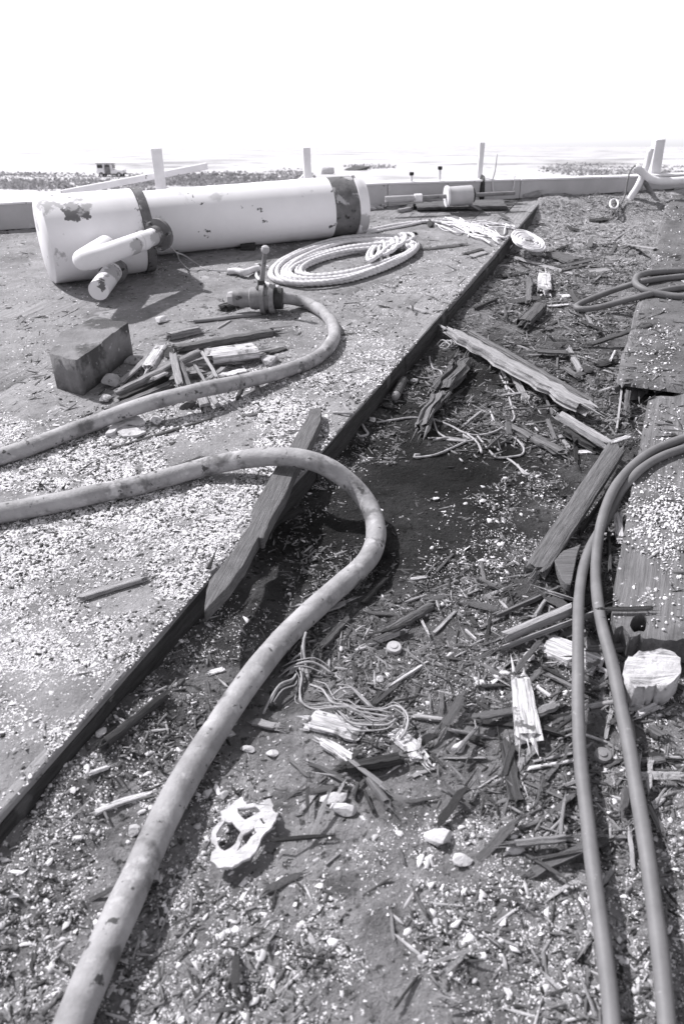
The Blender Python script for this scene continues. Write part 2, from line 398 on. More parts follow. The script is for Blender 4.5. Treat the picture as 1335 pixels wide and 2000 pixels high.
# ------------------------------------------------------------------ the setting: land beyond, deck
def land():
    rs = random.Random(3); xs = [-2500, -900, -400, -200] + list(range(-120, 121, 6)) + [200, 400, 900, 2500]
    ys = [6, 20, 35, 50] + list(range(56, 240, 6)) + [280, 340, 420, 550, 800, 1200, 2000, 3500, 6000]
    V = []; Fc = []
    for y in ys:
        for x in xs:
            b = 0.5*(float(vnoise(x/9., y/9., 9))-.5) if 50 < y < 300 else 0
            p = Vector((EYE.x+x, 0, 0)) + Vector((0, math.cos(TILT), -math.sin(TILT)))*y + GN*b
            V.append(p + EYE - GN*GH)
    nx = len(xs)
    for j in range(len(ys)-1):
        for i in range(nx-1): Fc.append((j*nx+i, j*nx+i+1, (j+1)*nx+i+1, (j+1)*nx+i))
    o = obj('ground', mesh('ground', V, Fc), 'land', None, True); tag(o, kind='structure')
    # rough grass in swathes
    V = []; Fc = []; T = []
    n = 0
    while n < 26000:
        px, py = rs.uniform(-40, 1400), rs.uniform(318, 395)
        d = 0.0
        for (cx, cy, rx, ry) in ((430, 352, 190, 18), (260, 358, 90, 20), (560, 345, 60, 16), (1160, 330, 120, 14), (720, 326, 60, 6), (60, 355, 200, 20), (1350, 335, 160, 12)):
            d = max(d, 1-((px-cx)/rx)**2-((py-cy)/ry)**2)
        n += 1
        if rs.random() > d*1.6: continue
        c = PG(px, py); s = rs.uniform(.10, .26); tn = rs.uniform(.8, 1.5)
        for k in range(5):
            a = rs.uniform(0, 6.28); b = a+2.2; rr = s*1.3
            i0 = len(V); V += [c+Vector((math.cos(a)*rr, math.sin(a)*rr, -.1)), c+Vector((math.cos(b)*rr, math.sin(b)*rr, -.1)), c+Vector((rs.uniform(-1, 1)*s, rs.uniform(-1, 1)*s, s*rs.uniform(.7, 1.6)))]
            Fc.append((i0, i0+1, i0+2)); T += [tn*rs.uniform(.8, 1.2)]*3
    me = mesh('grass', V, Fc); a = me.attributes.new('tone', 'FLOAT', 'POINT'); a.data.foreach_set('value', T)
    tag(obj('grass', me, 'grass'), 'rough grey grass on the flat land beyond the ship', kind='stuff')
land()

def build_rot():
    # one continuous rough sheet: the sunken, rotted strip (and beneath the planks)
    xs = np.arange(-3.0, 4.6, .028); ys = np.concatenate([np.arange(.25, 4.2, .022), np.arange(4.2, 10.2, .05)])
    X, Y = np.meshgrid(xs, ys); q = (X-EA.x)*NR.x + (Y-EA.y)*NR.y
    Z = terr(X, Y); s = (X-EA.x)*U.x + (Y-EA.y)*U.y
    inl = (q < -.04) & ((s < SEDGE) | (q < -.24)); Z = np.where(inl, -.02, Z)
    # stay short of the toe board
    lim = (X-BA.x)*(-BD.y) + (Y-BA.y)*BD.x
    keep = lim < .02
    V = np.stack([X, Y, Z], -1).reshape(-1, 3); nx = len(xs); idx = np.arange(X.size).reshape(X.shape)
    fq = np.stack([idx[:-1, :-1], idx[:-1, 1:], idx[1:, 1:], idx[1:, :-1]], -1).reshape(-1, 4)
    kk = (keep[:-1, :-1] & keep[1:, 1:] & ~(inl[:-1, :-1] & inl[1:, 1:])).reshape(-1)
    me = mesh('rot', V.tolist(), fq[kk].tolist())
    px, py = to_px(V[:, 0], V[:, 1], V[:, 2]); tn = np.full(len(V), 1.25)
    tn += np.clip((py-1180)/350, 0, 1)*2.2 + np.clip((720-py)/250, 0, 1)*2.8     # lighter towards the near and far ends; the zones below darken the middle
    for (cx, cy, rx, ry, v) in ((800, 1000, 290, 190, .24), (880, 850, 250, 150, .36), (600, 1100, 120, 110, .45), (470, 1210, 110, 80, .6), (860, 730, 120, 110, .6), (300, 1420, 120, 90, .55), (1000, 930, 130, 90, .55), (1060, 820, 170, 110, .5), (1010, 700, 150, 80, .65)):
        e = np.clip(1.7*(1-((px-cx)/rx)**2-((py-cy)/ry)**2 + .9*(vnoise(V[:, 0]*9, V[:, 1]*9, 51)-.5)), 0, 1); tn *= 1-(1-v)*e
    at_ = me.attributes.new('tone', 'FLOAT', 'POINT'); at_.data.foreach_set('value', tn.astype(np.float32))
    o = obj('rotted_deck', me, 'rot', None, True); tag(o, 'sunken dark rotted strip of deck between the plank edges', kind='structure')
    return o
rotted = build_rot()

def plank_mesh(L, w, t, bev=.004):
    return box_mesh(L, w, t, bev, .0012, 5)
deck = bpy.data.objects.new('deck', None); C.objects.link(deck); tag(deck, 'grey weathered plank deck of the old ship', kind='structure')
# bed under the planks
bq0, bq1 = -7.6, -.03
bq1 = -.05
pts = [at(-3.2, bq0, 0), at(-3.2, bq1, 0), at(SEDGE-.02, bq1, 0), at(SEDGE-.02, -.23, 0), at(s_at_board(-.23), -.23, 0), at(s_at_board(bq0), bq0, 0)]
me = plate_mesh([(p.x, p.y) for p in pts], [], .5); o = obj('plank_bed', me, 'seam', deck); o.location.z = ZL-.006-.25
PW = .205
rs = random.Random(11)
for k in range(36):
    q0 = -PW*(k+1); s0 = -3.2+rs.uniform(-.3, 0); send = (SEDGE if k == 0 else s_at_board(q0+PW/2)-.02)
    s = s0
    while s < send-.05:
        L = rs.uniform(2.2, 4.4) if k else 9.5
        e = min(s+L, send)
        if send-e < .7: e = send
        if k:
            me = plank_mesh(e-s-.005, PW-.0045, .06, .0035); zt = ZL-.03+rs.uniform(-.0012, .0018)
        else:
            me = plank_mesh(e-s-.006, PW-.009, .06, .005); zt = ZL-.03
        pl = obj('plank', me, 'deck_wood', deck); place(pl, at((s+e)/2, q0+PW/2, zt), U)
        s = e
# the broken face along the edge of the sound deck: torn timber, several lengths
s = -3.2
while s < SEDGE-.01:
    e = min(s+rs.uniform(.7, 1.5), SEDGE)
    me = wood_mesh(e-s+.02, .05, ZL+.03, 12, 14, .05, .22)
    fo = obj('broken_edge', me, 'deck_edge', deck); place(fo, at((s+e)/2, -.016+rs.uniform(-.004, .004), (ZL+.0)/2-.017), U)
    s = e
# towards the viewer the outermost timber is a dark, rotted beam
s = -3.2
SBE = s_of(P(400, 1142, ZL))
while s < SBE-.03:
    e = s+rs.uniform(.7, 1.1)
    if SBE-e < .6: e = SBE+.05
    fo = obj('rotted_beam', wood_mesh(e-s+.05, rs.uniform(.085, .11), ZL+.05, 18, 18, .8, .24, (.9, 1)), 'deck_edge', deck); place(fo, at((s+e)/2, -.035+rs.uniform(-.006, .006), ZL/2-.004), U)
    s = e
# right-hand planks
def rplank(q0, w, s0, s1, lab=None, zt=ZR):
    pl = obj('plank', wood_mesh(s1-s0, w, .09, 22, 22, .5, .14), 'right_wood', deck); place(pl, at((s0+s1)/2, q0+w/2, zt-.045), U)
    if lab: pl['label'] = lab
    return pl
send = s_at_board(QR2+.3)-.05
wR = .24
rplank(QR2, QR1-QR2-.003 if QR1-QR2 > .1 else .16, SR2a, send, 'narrow grey plank with a square broken end')
rplank(QR1+.0, wR, SR1b+.12, send-.1, None)
rplank(QR1+wR+.01, wR, SR1b+.35, send-.2)
rplank(QR1+2*wR+.02, wR, .2, send-.2)
plate('plank', None, [(1193, 1200), (1207, 1110), (1224, 998), (1236, 936), (1251, 866), (1265, 776), (1340, 770), (1375, 900), (1400, 1050), (1415, 1240), (1380, 1262), (1330, 1248), (1297, 1252), (1262, 1246), (1248, 1240), (1228, 1246), (1215, 1222), (1200, 1226)],
      'right_wood', .09, ZR, [[(1228, 1222), (1233, 1205), (1250, 1198), (1262, 1207), (1263, 1226), (1256, 1232), (1238, 1235)]], parent=deck, amp=2.6, xdir=U)['label'] = 'wide plank end eaten away round a dark hole'

def build_crust():
    for nm, lab, q0, q1, s0, z0, mt in (('deck_dirt', 'grey dirt caked in patches over the left planks', -6.6, -.012, -3.0, ZL, 'dirt'), ('deck_dirt', 'grey dirt caked on the right-hand planks', QR2+.02, QR2+1.0, SR2a+.03, ZR-.002, 'dirt_dark')):
        ss = np.arange(s0, 9.5, .03); qs = np.arange(q0, q1+.001, .03); Sg, Qg = np.meshgrid(ss, qs)
        X = EA.x+U.x*Sg+NR.x*Qg; Y = EA.y+U.y*Sg+NR.y*Qg; Z = z0+crust(X, Y)
        if z0 != ZL: Z = np.where((Qg < q0+.03) | (Sg < s0+.03), z0-.02, Z)
        else: Z = np.where((Qg > q1-.03), np.minimum(Z, ZL-.001), Z)
        lim = (X-BA.x)*(-BD.y)+(Y-BA.y)*BD.x; px, py = to_px(X, Y, Z)
        ok = (lim < .0) & (px > -250) & (px < 1500) & (Y > .3) & ~((z0 == ZL) & (Sg > SEDGE-.02) & (Qg > -.23)); idx = np.arange(X.size).reshape(X.shape)
        f = np.stack([idx[:-1, :-1], idx[:-1, 1:], idx[1:, 1:], idx[1:, :-1]], -1).reshape(-1, 4); k = (ok[:-1, :-1] & ok[1:, 1:] & ok[1:, :-1] & ok[:-1, 1:]).reshape(-1)
        hi = (Z > z0-.008); k &= (hi[:-1, :-1] | hi[1:, 1:]).reshape(-1)
        me = mesh('dirt', np.stack([X, Y, Z], -1).reshape(-1, 3).tolist(), f[k].tolist()); bm = bmesh.new(); bm.from_mesh(me); bmesh.ops.delete(bm, geom=[v for v in bm.verts if not v.link_faces], context='VERTS'); bmesh.ops.recalc_face_normals(bm, faces=bm.faces); bm.to_mesh(me); bm.free()
        o = obj(nm, me, mt, None, True); tag(o, lab, kind='stuff')
build_crust()

# toe board along the ship's side, with posts
def board():
    a = BA-BD*6.0; b = BA+BD*5.2; n = 9; root = empty('toe_board', BA, 'low grey painted board standing along the far side of the deck', 'board')
    nrm = Vector((-BD.y, BD.x, 0)); hh = lambda f: .185+(.105-.185)*min(1, max(0, (f*11.2-6.0)/3.4))
    for k in range(n):
        p = a.lerp(b, k/n); q = a.lerp(b, (k+1)/n); h0, h1 = hh(k/n), hh((k+1)/n); bm_ = box_mesh((q-p).length-.006, .05, 1.0, 0, 0)
        for v in bm_.vertices: v.co.z = (0 if v.co.z < 0 else (h0 if v.co.x < 0 else h1))
        m = obj('board_length', bm_, 'toe_paint'); place(m, (p+q)/2+nrm*.05, BD); under(m, root)
        m = obj('capping', box_mesh((q-p).length-.004, .075, .016, .003, .001, 6), 'rail_paint'); place(m, (p+q)/2+nrm*.05+Vector((0, 0, (h0+h1)/2+.0085)), BD+Vector((0, 0, (h1-h0)/(q-p).length))); under(m, root)
    # ship's side below it
    hs = obj('ship_side', box_mesh(11.2, .16, 6.2), 'rust'); place(hs, (a+b)/2+nrm*.16+Vector((0, 0, -3.11)), BD); tag(hs, kind='structure')
    return nrm
BN = board()

# ------------------------------------------------------------------ far side: posts, vehicle, drum, pipes
def post(label, px, ypx, w, h, lean=0.0, foot=None, rot=.0, off=.13):
    base = P(px, ypx, ZL)+BN*0
    # stand on the toe-board line below that pixel
    t = (P(px, ypx, ZL)-BA).dot(BN); b = P(px, ypx, ZL)-BN*t+BN*off
    root = empty('rail_post', b, label, 'post', 'white posts along the ship\'s side')
    m = obj('shaft', box_mesh(w, w*.8, h+.3, .006, .002, 4), 'rail_paint'); m.rotation_euler = (0, 0, .1)
    m.rotation_euler = (random.uniform(-.03, .03), math.pi/2+random.uniform(-.035, .035), math.atan2(BD.y, BD.x))
    me = box_mesh(h+.3, w*.8, w, .006, .004, 5); m.data = me; me.materials.append(M['rail_paint'])
    m.location = b+Vector((0, 0, h/2-.12)); under(m, root)
    if foot:
        f = obj('foot', chunk_mesh(w*.75, w*.8, .12, 5, 2, .4), 'black_iron'); f.location = b-BN*.09+Vector((0, 0, .12)); under(f, root)
    return root, b
r1, b1 = post('broad white post rising behind the left half of the white mast', 322, 425, .085, .50)
br = obj('sloping_rail', box_mesh(1.55, .04, .055, .006, .002, 5), 'rail_paint')
pa = P(322, 425, ZL); dd = b1.y-.06
def on_post_plane(px, py, extra=0.0):
    d = ray(px, py); n = BN; t = ((b1+BN*extra)-EYE).dot(n)/d.dot(n); return EYE+d*t
A_, B_ = on_post_plane(120, 378, .07), on_post_plane(405, 324, .07)
br.data = box_mesh((B_-A_).length, .035, .05, .005, .003, 6); br.data.materials.append(M['rail_paint']); place(br, (A_+B_)/2, B_-A_)
tag(br, 'white sloping rail pole crossing behind the broad white post', 'rail')
r2, b2 = post('white post with a thin brace, behind the dark end of the white mast', 608, 412, .062, .46)
A_, B_ = on_post_plane(572, 362, .03), on_post_plane(602, 336, .03)
m = obj('brace', box_mesh((B_-A_).length, .02, .022, .002), 'rail_paint'); place(m, (A_+B_)/2, B_-A_); under(m, r2)
post('thin white post with a black rusted foot beside the drum', 941, 392, .045, .44, foot=True)
post('short white post at the far right behind the bent white pipe', 1286, 372, .10, .40)

def vehicle():
    b = PG(219, 347); d = Vector((1, 0.06, 0)).normalized(); sc = 1.0
    root = empty('parked_vehicle', b, 'small pale box-bodied off-road vehicle parked on the far land', 'vehicle')
    root.rotation_euler = (-TILT, 0, 0); bpy.context.view_layer.update()
    def pt(name, size, loc, m, parent=root, bev=.03):
        o = obj(name, box_mesh(*size, bev), m, parent); o.location = loc; return o
    pt('body', (3.9, 1.6, .55), (0, 0, .78), 'rail_paint', bev=.06)
    cab = pt('cab', (2.3, 1.5, .85), (-.75, 0, 1.45), 'rail_paint', bev=.08)
    pt('roof', (2.45, 1.6, .07), (-.75, 0, 1.93), 'iron')
    for x in (-1.35, -.3):
        w = pt('window', (.78, .03, .48), (x, -.77, 1.52), 'glass', bev=.01)
    pt('windscreen', (.03, 1.3, .46), (.43, 0, 1.52), 'glass', bev=.01)
    pt('door', (.85, .03, 1.05), (-.3, -.82, .95), 'concrete', bev=.01)
    pt('bumper', (.12, 1.6, .16), (2.02, 0, .55), 'black_iron'); pt('sill', (2.4, .08, .14), (-.1, -.8, .47), 'black_iron')
    for x in (-1.25, 1.3):
        for y in (-.72, .72):
            wl = lathe('wheel', (x, y-.1, .38), (0, 1, 0), [(0, .2), (0, .36), (.04, .38), (.18, .38), (.22, .36), (.22, .2)], 'tyre', None, 20); wl.parent = root
            rm = lathe('rim', (0, -.01, 0), (0, 1, 0), [(0, .10), (0, .19), (.03, .19)], 'rail_paint', None, 16); rm.parent = wl
    for y in (-.6, .6):
        h = lathe('headlight', (1.94, y, .92), (1, 0, 0), [(0, .1), (.04, .1), (.06, .05)], 'glass', None, 14); h.parent = root
vehicle()
o = chunk('boulder', 'pale heap of rock on the land above the mast end', 645, 338, 46, 26, 'plaster', cat='rock', hh=.1)
p = PG(640, 341); o.data = chunk_mesh(1.7, 1.1, .75, 77, 2); o.data.materials.append(M['plaster']); o.location = p+Vector((0, 0, .3))
o = chunk('boulder', 'dark low bank of earth behind the pale rock heap', 700, 330, 46, 26, 'wood_mid', cat='rock', hh=.1)
p = PG(690, 333); o.data = chunk_mesh(2.6, 1.5, .5, 78, 2); o.data.materials.append(M['wood_mid']); o.location = p+Vector((0, 0, .15))

for i, (px, py, h, lab) in enumerate([(803, 352, .05, 'stubby bolt with a dark nut on the board cap left of the drum'), (858, 349, .085, 'taller bolt with a dark nut on the board cap above the drum')]):
    d = ray(px, py); t = (BA+BN*.05-EYE).dot(BN)/d.dot(BN); p = EYE+d*t; p.z = ZL+.19
    root = empty('bolt', p, lab, 'bolt'); lathe('shank', p, (0, 0, 1), [(0, .012), (h, .012)], 'rail_paint', root, 10); lathe('nut', p+Vector((0, 0, h)), (0, 0, 1), [(0, .02), (.025, .02)], 'black_iron', root, 6)

# big white mast section
RM = .214; ZC = ZL+RM
def mast_axis(px): return P(px, 404+(660-px)*.0879, ZC)
mA, mB = mast_axis(232), mast_axis(702); MD = (mB-mA).normalized(); mL = (mB-mA).length
sB = (mast_axis(638)-mA).length; sR = (mast_axis(684)-mA).length
mast = empty('mast_section', (mA.x, mA.y, ZL), 'large white painted steel mast section lying across the deck', 'mast')
lathe('tube', mA, MD, [(-.4, RM)] + [(sB*i/60, RM*(1+.003*math.sin(i*.5)+(.012 if i in (26, 50) else 0))) for i in range(60)] + [(sB, RM)], 'white_paint', mast, 48, True)
o = lathe('end_band', mA, MD, [(sB, RM*.985), (sB+.12, RM*.99), (sR-.1, RM*.985), (sR, RM*.99)], 'rust', mast, 48, True); o['label'] = 'unpainted rusty band near the end'
lathe('rim', mA, MD, [(sR, RM*.99), (sR, RM*1.05), (sR+.035, RM*1.06), (sR+.05, RM*1.03), (mL, RM*1.03), (mL, RM*.9)], 'white_peel', mast, 48, True)
for sx in (sB*.62,):
    wd_ = obj('chock', box_mesh(.1, .06, .05, .004), 'wood_dark'); wd_.location = mA+MD*sx+Vector((-.02, -.16, -RM+.025)); under(wd_, mast)
# wider lower collar
RC = .262; cA = P(282, 449, ZL+RC); cdir = (P(200, 458, ZL+RC)-cA).normalized()
col = empty('mast_collar', (cA.x, cA.y, ZL), 'wide white collar with flaking paint at the left end of the mast', 'collar')
lathe('shell', cA, cdir, [(.05, RC*.99), (.2, RC), (.4, RC*1.01), (.62, RC), (.64, RC*.9)], 'white_peel', col, 44, True)
lathe('edge_ring', cA, cdir, [(-.01, RC*.88), (-.01, RC*1.01), (.045, RC*1.015), (.045, RC*.98)], 'rust', col, 44, True)
# branch pipe with bolted flange
fz = ZL+.30
pA, pB = P(308, 459, fz), P(40, 564, fz); pd = (pB-pA).normalized()
bp_ = empty('branch_pipe', (pA.x, pA.y, ZL), 'white pipe with a rusty bolted flange pointing at the mast', 'pipe')
lathe('neck', pA, pd, [(.0, .052), (.12, .052), (.14, .058), (.2, .058)], 'white_peel', bp_, 24, True)
e1 = pA+pd*.2; e2 = P(186, 504, fz); tube('pipe', [e1, e1.lerp(e2, .5), e2, e2+pd*.07+Vector((-.02, .03, 0)), e2+pd*.10+Vector((-.03, .12, -.01)), e2+pd*.10+Vector((-.02, .5, -.03))], .058, 'white_peel', bp_, sides=24, step=.02)
lathe('flange', pA, pd, [(-.025, .05), (-.025, .098), (.0, .098), (.01, .06), (.05, .058)], 'rust', bp_, 24, True)
u = pd.orthogonal().normalized()
for k, a in enumerate((.5, 3.4)):
    dv = (Matrix.Rotation(a, 3, pd) @ Vector((0, 0, 1))).normalized(); lathe('bolt', pA+dv*.08, -pd, [(-.04, .009), (.085, .009), (.085, .006)], 'iron', bp_, 8)
# second short pipe end in front
sA, sB2 = P(222, 528, ZL+.085), P(168, 600, ZL+.085); sd = (sB2-sA).normalized()
sp_ = empty('pipe_stub', (sA.x, sA.y, ZL), 'short white pipe lying below the collar with a dark flange', 'pipe')
lathe('pipe', sA, sd, [(0, .06), (.42, .06)], 'white_peel', sp_, 24, True)
lathe('flange', sA, sd, [(-.03, .05), (-.03, .085), (.03, .085), (.04, .06)], 'rust', sp_, 24, True)

# drum on a shaft
def drum():
    z = ZL+.055+.08
    a, b = P(752, 389, z), P(1004, 377, z); d = (b-a).normalized()
    c0 = P(868, 382, z); c1 = P(916, 379, z)
    r = empty('drum', (c0.x, c0.y, ZL), 'grey metal drum on a long rod lying against the toe board', 'drum')
    L = (b-a).length; s0 = (c0-a).length; s1 = (c1-a).length
    o = lathe('rod', a, d, [(0, .017), (L, .017)], 'iron', r, 14, True)
    lathe('sleeve', a, d, [(.0, .02), (.0, .024), (.24, .024), (.25, .018)], 'concrete_pale', r, 14, True)
    lathe('coupling', a, d, [(.25, .02), (.25, .032), (.31, .032), (.31, .02)], 'rail_paint', r, 14, True)
    lathe('barrel', a, d, [(s0+.02, .074), (s1, .079), (s1, .03)], 'concrete_pale', r, 32, True)
    lathe('end_disc', a, d, [(s0, .03), (s0, .084), (s0+.018, .084), (s0+.02, .07)], 'rail_paint', r, 32, True)
    lathe('bracket', a, d, [(s1, .03), (s1, .06), (s1+.02, .06), (s1+.02, .02)], 'black_iron', r, 16)
drum()
wood('timber', 'thick rotten plank lying under the grey drum', 800, 402, 992, 399, 15, 'mid', .055, cat='plank', jag=.6)
wood('timber', 'short dark rotten timber at the right end of the drum rod', 1000, 376, 1058, 366, 14, 'dark', .06, cat='timber')
wood('stick', 'thin pale stick beside the dark timber at the rod end', 1018, 382, 1055, 375, 4, 'pale')
wood('stick', 'pale stick propped across the plank under the drum', 915, 398, 940, 411, 4, 'pale', lift=(.055, 0))
chunk('white_bung', 'small white bung on top of the dark timber', 1019, 368, 12, 9, 'white_line', cat='bung', lift=.06)
wood('rag', 'white rag lying beside the mast rim', 712, 407, 745, 403, 9, 'white', .02, cat='rag')
wood('splinter', 'pale splinter on the deck between mast and drum', 776, 412, 803, 407, 4, 'pale')
for pts, lab in (([(970, 300), (966, 335), (961, 352), (962, 372), (964, 384)], 'thin pale line hanging over the toe board right of the post'), ([(1004, 343), (1004, 352), (1002, 366), (999, 374)], 'short white line looped over the toe board by the dark timber')):
    d0 = []
    for (px, py) in pts:
        d = ray(px, py); t = (BA+BN*.012-EYE).dot(BN)/d.dot(BN); p = EYE+d*t; p.z = max(p.z, ZL+.01); d0.append(p)
    tag(tube('line', d0, .006, 'white_line', step=.03, sides=6), lab, 'line')

# bent white pipe frame at the right
def bent():
    z0 = .02
    foot = P(1230, 392, .08); D = foot.y
    def V_(px, py, y): d = ray(px, py); return EYE+d*((y-EYE.y)/d.y)
    r = empty('bent_pipe', foot, 'white bent pipe frame standing on the rotted deck at far right', 'bent pipe')
    tube('leg', [foot-Vector((0, 0, .05)), V_(1231, 385, D), V_(1243, 366, D+.02), V_(1254, 343, D+.05), V_(1262, 322, D+.08), V_(1270, 290, D+.1)], .030, 'rail_paint', r, sides=16, step=.03)
    tube('curved_pipe', [V_(1240, 325, D+.03), V_(1253, 337, D+.02), V_(1272, 350, D), V_(1300, 354, D), V_(1340, 352, D)], .034, 'rail_paint', r, sides=16, step=.03)
    tube('back_leg', [V_(1255, 350, D+.1), V_(1268, 372, D+.15), P(1278, 386, .08)], .022, 'iron', r, sides=12, step=.03)
    tube('far_leg', [V_(1340, 352, D), V_(1346, 375, D), P(1350, 396, .08)], .03, 'rail_paint', r, sides=12, step=.03)
    c = tube('cable', [P(1197, 425, .05), P(1208, 404, .08), V_(1219, 382, D-.1), V_(1225, 350, D-.05), V_(1230, 333, D), V_(1238, 324, D+.03), V_(1256, 330, D+.05)], .008, 'cable', sides=8, step=.03)
    tag(c, 'thin dark cable hanging from the bent white pipe', 'cable')
    s = [P(1198+8*math.cos(a), 398-9*math.sin(a), .10+.014*(1-math.cos(a))) for a in [i*2*math.pi/14 for i in range(15)]]
    tag(tube('ring', s, .008, 'rail_paint', sides=8, step=.01), 'small white ring lying at the foot of the thin dark cable', 'ring')
bent()

# ------------------------------------------------------------------ ropes
RR = .0150
def coil():
    root = empty('rope_coil', P(672, 507, ZL), 'large long coil of thick pale rope on the deck before the mast', 'rope')
    pts = []; nl = 13; n = 46
    rs = random.Random(5)
    tl = math.radians(-11.5)
    for i in range(nl*n+1):
        k = i/n; a = 2*math.pi*k; lay = math.floor(k)
        shr = k/nl
        A = 146-40*shr+4.5*math.sin(k*5.3)+3*math.sin(k*1.9); Bq = 42-23*shr+3.2*math.sin(k*7.7+1)
        cx = 672+22*shr; cy = 506+2*shr
        ex, ey = A*math.cos(a), Bq*math.sin(a)
        # blunt left end, bunched right end
        ey *= (1.0 if ex < 0 else 1-.25*(ex/A))
        x = cx+ex*math.cos(tl)-ey*math.sin(tl); y = cy+ex*math.sin(tl)+ey*math.cos(tl)
        z = ZL+RR+.010*(k % 3)+.012*max(0, math.cos(a))*(1+math.sin(k*3.1))
        pts.append(P(x, y, z))
    o = tube('turns', pts, RR, 'rope', root, sides=12, step=.011, lobes=3, pitch=.12)
    # hitches wrapped round the bundle
    w = []
    for i in range(5*24+1):
        k = i/24; a = 2*math.pi*k
        cx = 725+k*13+3*math.sin(k*4); cy = 494-k*5.5
        w.append(P(cx+16*math.cos(a+.6), cy+16*math.sin(a)*(1 if k < 4 else .7), ZL+RR*2+.028+.018*math.sin(a+.9)))
    tube('hitch', w, RR*.95, 'rope', root, sides=12, step=.011, lobes=3, pitch=.12)
    w = [P(715+95*t, 506-44*t+4*math.sin(t*9), ZL+.075-.03*abs(t-.5)) for t in [i/10 for i in range(11)]]
    tube('hitch', w, RR, 'rope', root, sides=12, step=.011, lobes=3, pitch=.12)
coil()
def strand(name, label, px, r, m='rope', z=None, cat='rope', lobes=3, parent=None, dz=0.0, step=None):
    pts = [G(a[0], a[1], r+dz+(a[2] if len(a) > 2 else 0)) for a in px]
    o = tube(name, pts, r, m, parent, sides=9 if lobes else 7, step=step or max(.01, r*1.2), lobes=lobes, pitch=r*7.5)
    if not parent: tag(o, label, cat)
    return o
strand('rope', 'loose rope running from the big coil past the mast end', [(535, 530), (548, 508), (600, 486), (660, 466), (720, 450), (780, 438), (838, 433), (880, 436)], .014)
strand('rope', 'second loose rope beside the first, ending at the frayed tangle', [(600, 492), (660, 472), (715, 456), (790, 441), (850, 430), (905, 434), (950, 447)], .012)
strand('rope', 'pale rope end curling at the valve handle', [(498, 527), (502, 541), (512, 550), (526, 556), (545, 562)], .013)
strand('rag', 'pale knotted rag by the rope end left of the valve handle', [(446, 531), (462, 529, .01), (478, 532, .02), (492, 527, .01), (505, 524)], .022, 'rope', cat='rag', lobes=0)
chunk('rope_knot', 'dark knot at the left end of the pale rag', 454, 532, 18, 14, 'wood_black', cat='knot')
chunk('rope_knot', 'dark knot beside the valve handle', 504, 522, 16, 14, 'wood_dark', cat='knot')
chunk('rope_knot', 'dark stub on the loose rope right of the coil', 840, 437, 13, 17, 'wood_dark', cat='knot')
chunk('rope_knot', 'black stub of wood touching the right end of the coil', 806, 456, 22, 8, 'wood_black', cat='knot')
# frayed tangle
tang = empty('frayed_rope', P(920, 450, ZL), 'frayed tangle of pale rope yarns between the coil and the plank edge', 'rope')
rs = random.Random(21)
for i in range(26):
    x, y = rs.uniform(845, 900), rs.uniform(428, 440); pts = []
    ang = rs.uniform(.0, .42); L = rs.uniform(60, 135)
    for k in range(6):
        t = k/5; pts.append((x+L*t*math.cos(ang)+rs.uniform(-3, 3), y+L*t*math.sin(ang)*.9+rs.uniform(-3, 3)+4*math.sin(t*5+i), rs.uniform(0, .02)))
    strand('yarn', None, pts, rs.uniform(.003, .0075), 'white_line', lobes=0, parent=tang, step=.02)
for i in range(14):
    x, y = rs.uniform(900, 1000), rs.uniform(430, 470); a = rs.uniform(-1.8, 1.8); L = rs.uniform(12, 34)
    strand('yarn', None, [(x, y), (x+L*.4*math.cos(a)+rs.uniform(-4, 4), y+L*.4*math.sin(a), .02), (x+L*math.cos(a), y+L*math.sin(a))], rs.uniform(.003, .006), 'white_line', lobes=0, parent=tang, step=.02)
hank = empty('hank', P(1030, 470, .1), 'small white hank of cord hanging over the plank edge', 'cord')
pts = []
for i in range(11*24+1):
    k = i/24; a = 2*math.pi*k; s = 1-.075*k
    s *= 1+.10*math.sin(a*1.7+k*2.1)+.05*math.sin(a*3.3+k); x = 1030+34*s*math.cos(a)*math.cos(.28)-17*s*math.sin(a)*math.sin(.28); y = 470+34*s*math.cos(a)*math.sin(.28)+17*s*math.sin(a)*math.cos(.28)
    pts.append(P(x, y, .135-.045*max(0, math.cos(a)*.6+.4)+.006*(k % 3)))
tube('turns', pts, .008, 'white_line', hank, sides=7, step=.012)
for i in range(9):
    x, y = 998+rs.uniform(-2, 8), 462+rs.uniform(-4, 10); a = rs.uniform(1.6, 3.0); L = rs.uniform(16, 40)
    strand('cord_end', None, [(x, y, .03), (x+L*.5*math.cos(a), y+L*.5*math.sin(a), .02), (x+L*math.cos(a), y+L*math.sin(a))], .005, 'white_line', lobes=0, parent=hank, step=.02)
strand('cord_end', None, [(1046, 462, .05), (1056, 468, .03), (1062, 475)], .005, 'white_line', lobes=0, parent=hank, step=.02)
strand('twine', 'thin wire from the branch pipe flange to the knotted rag', [(331, 482, .22), (342, 492, .12), (362, 500, .05), (385, 516), (400, 525), (430, 529), (448, 529)], .005, 'twine', cat='wire', lobes=0)
strand('twine', 'second slack wire below the branch pipe flange', [(330, 478, .24), (346, 496, .1), (352, 510, .03), (372, 528), (395, 527), (412, 528)], .004, 'twine', cat='wire', lobes=0)

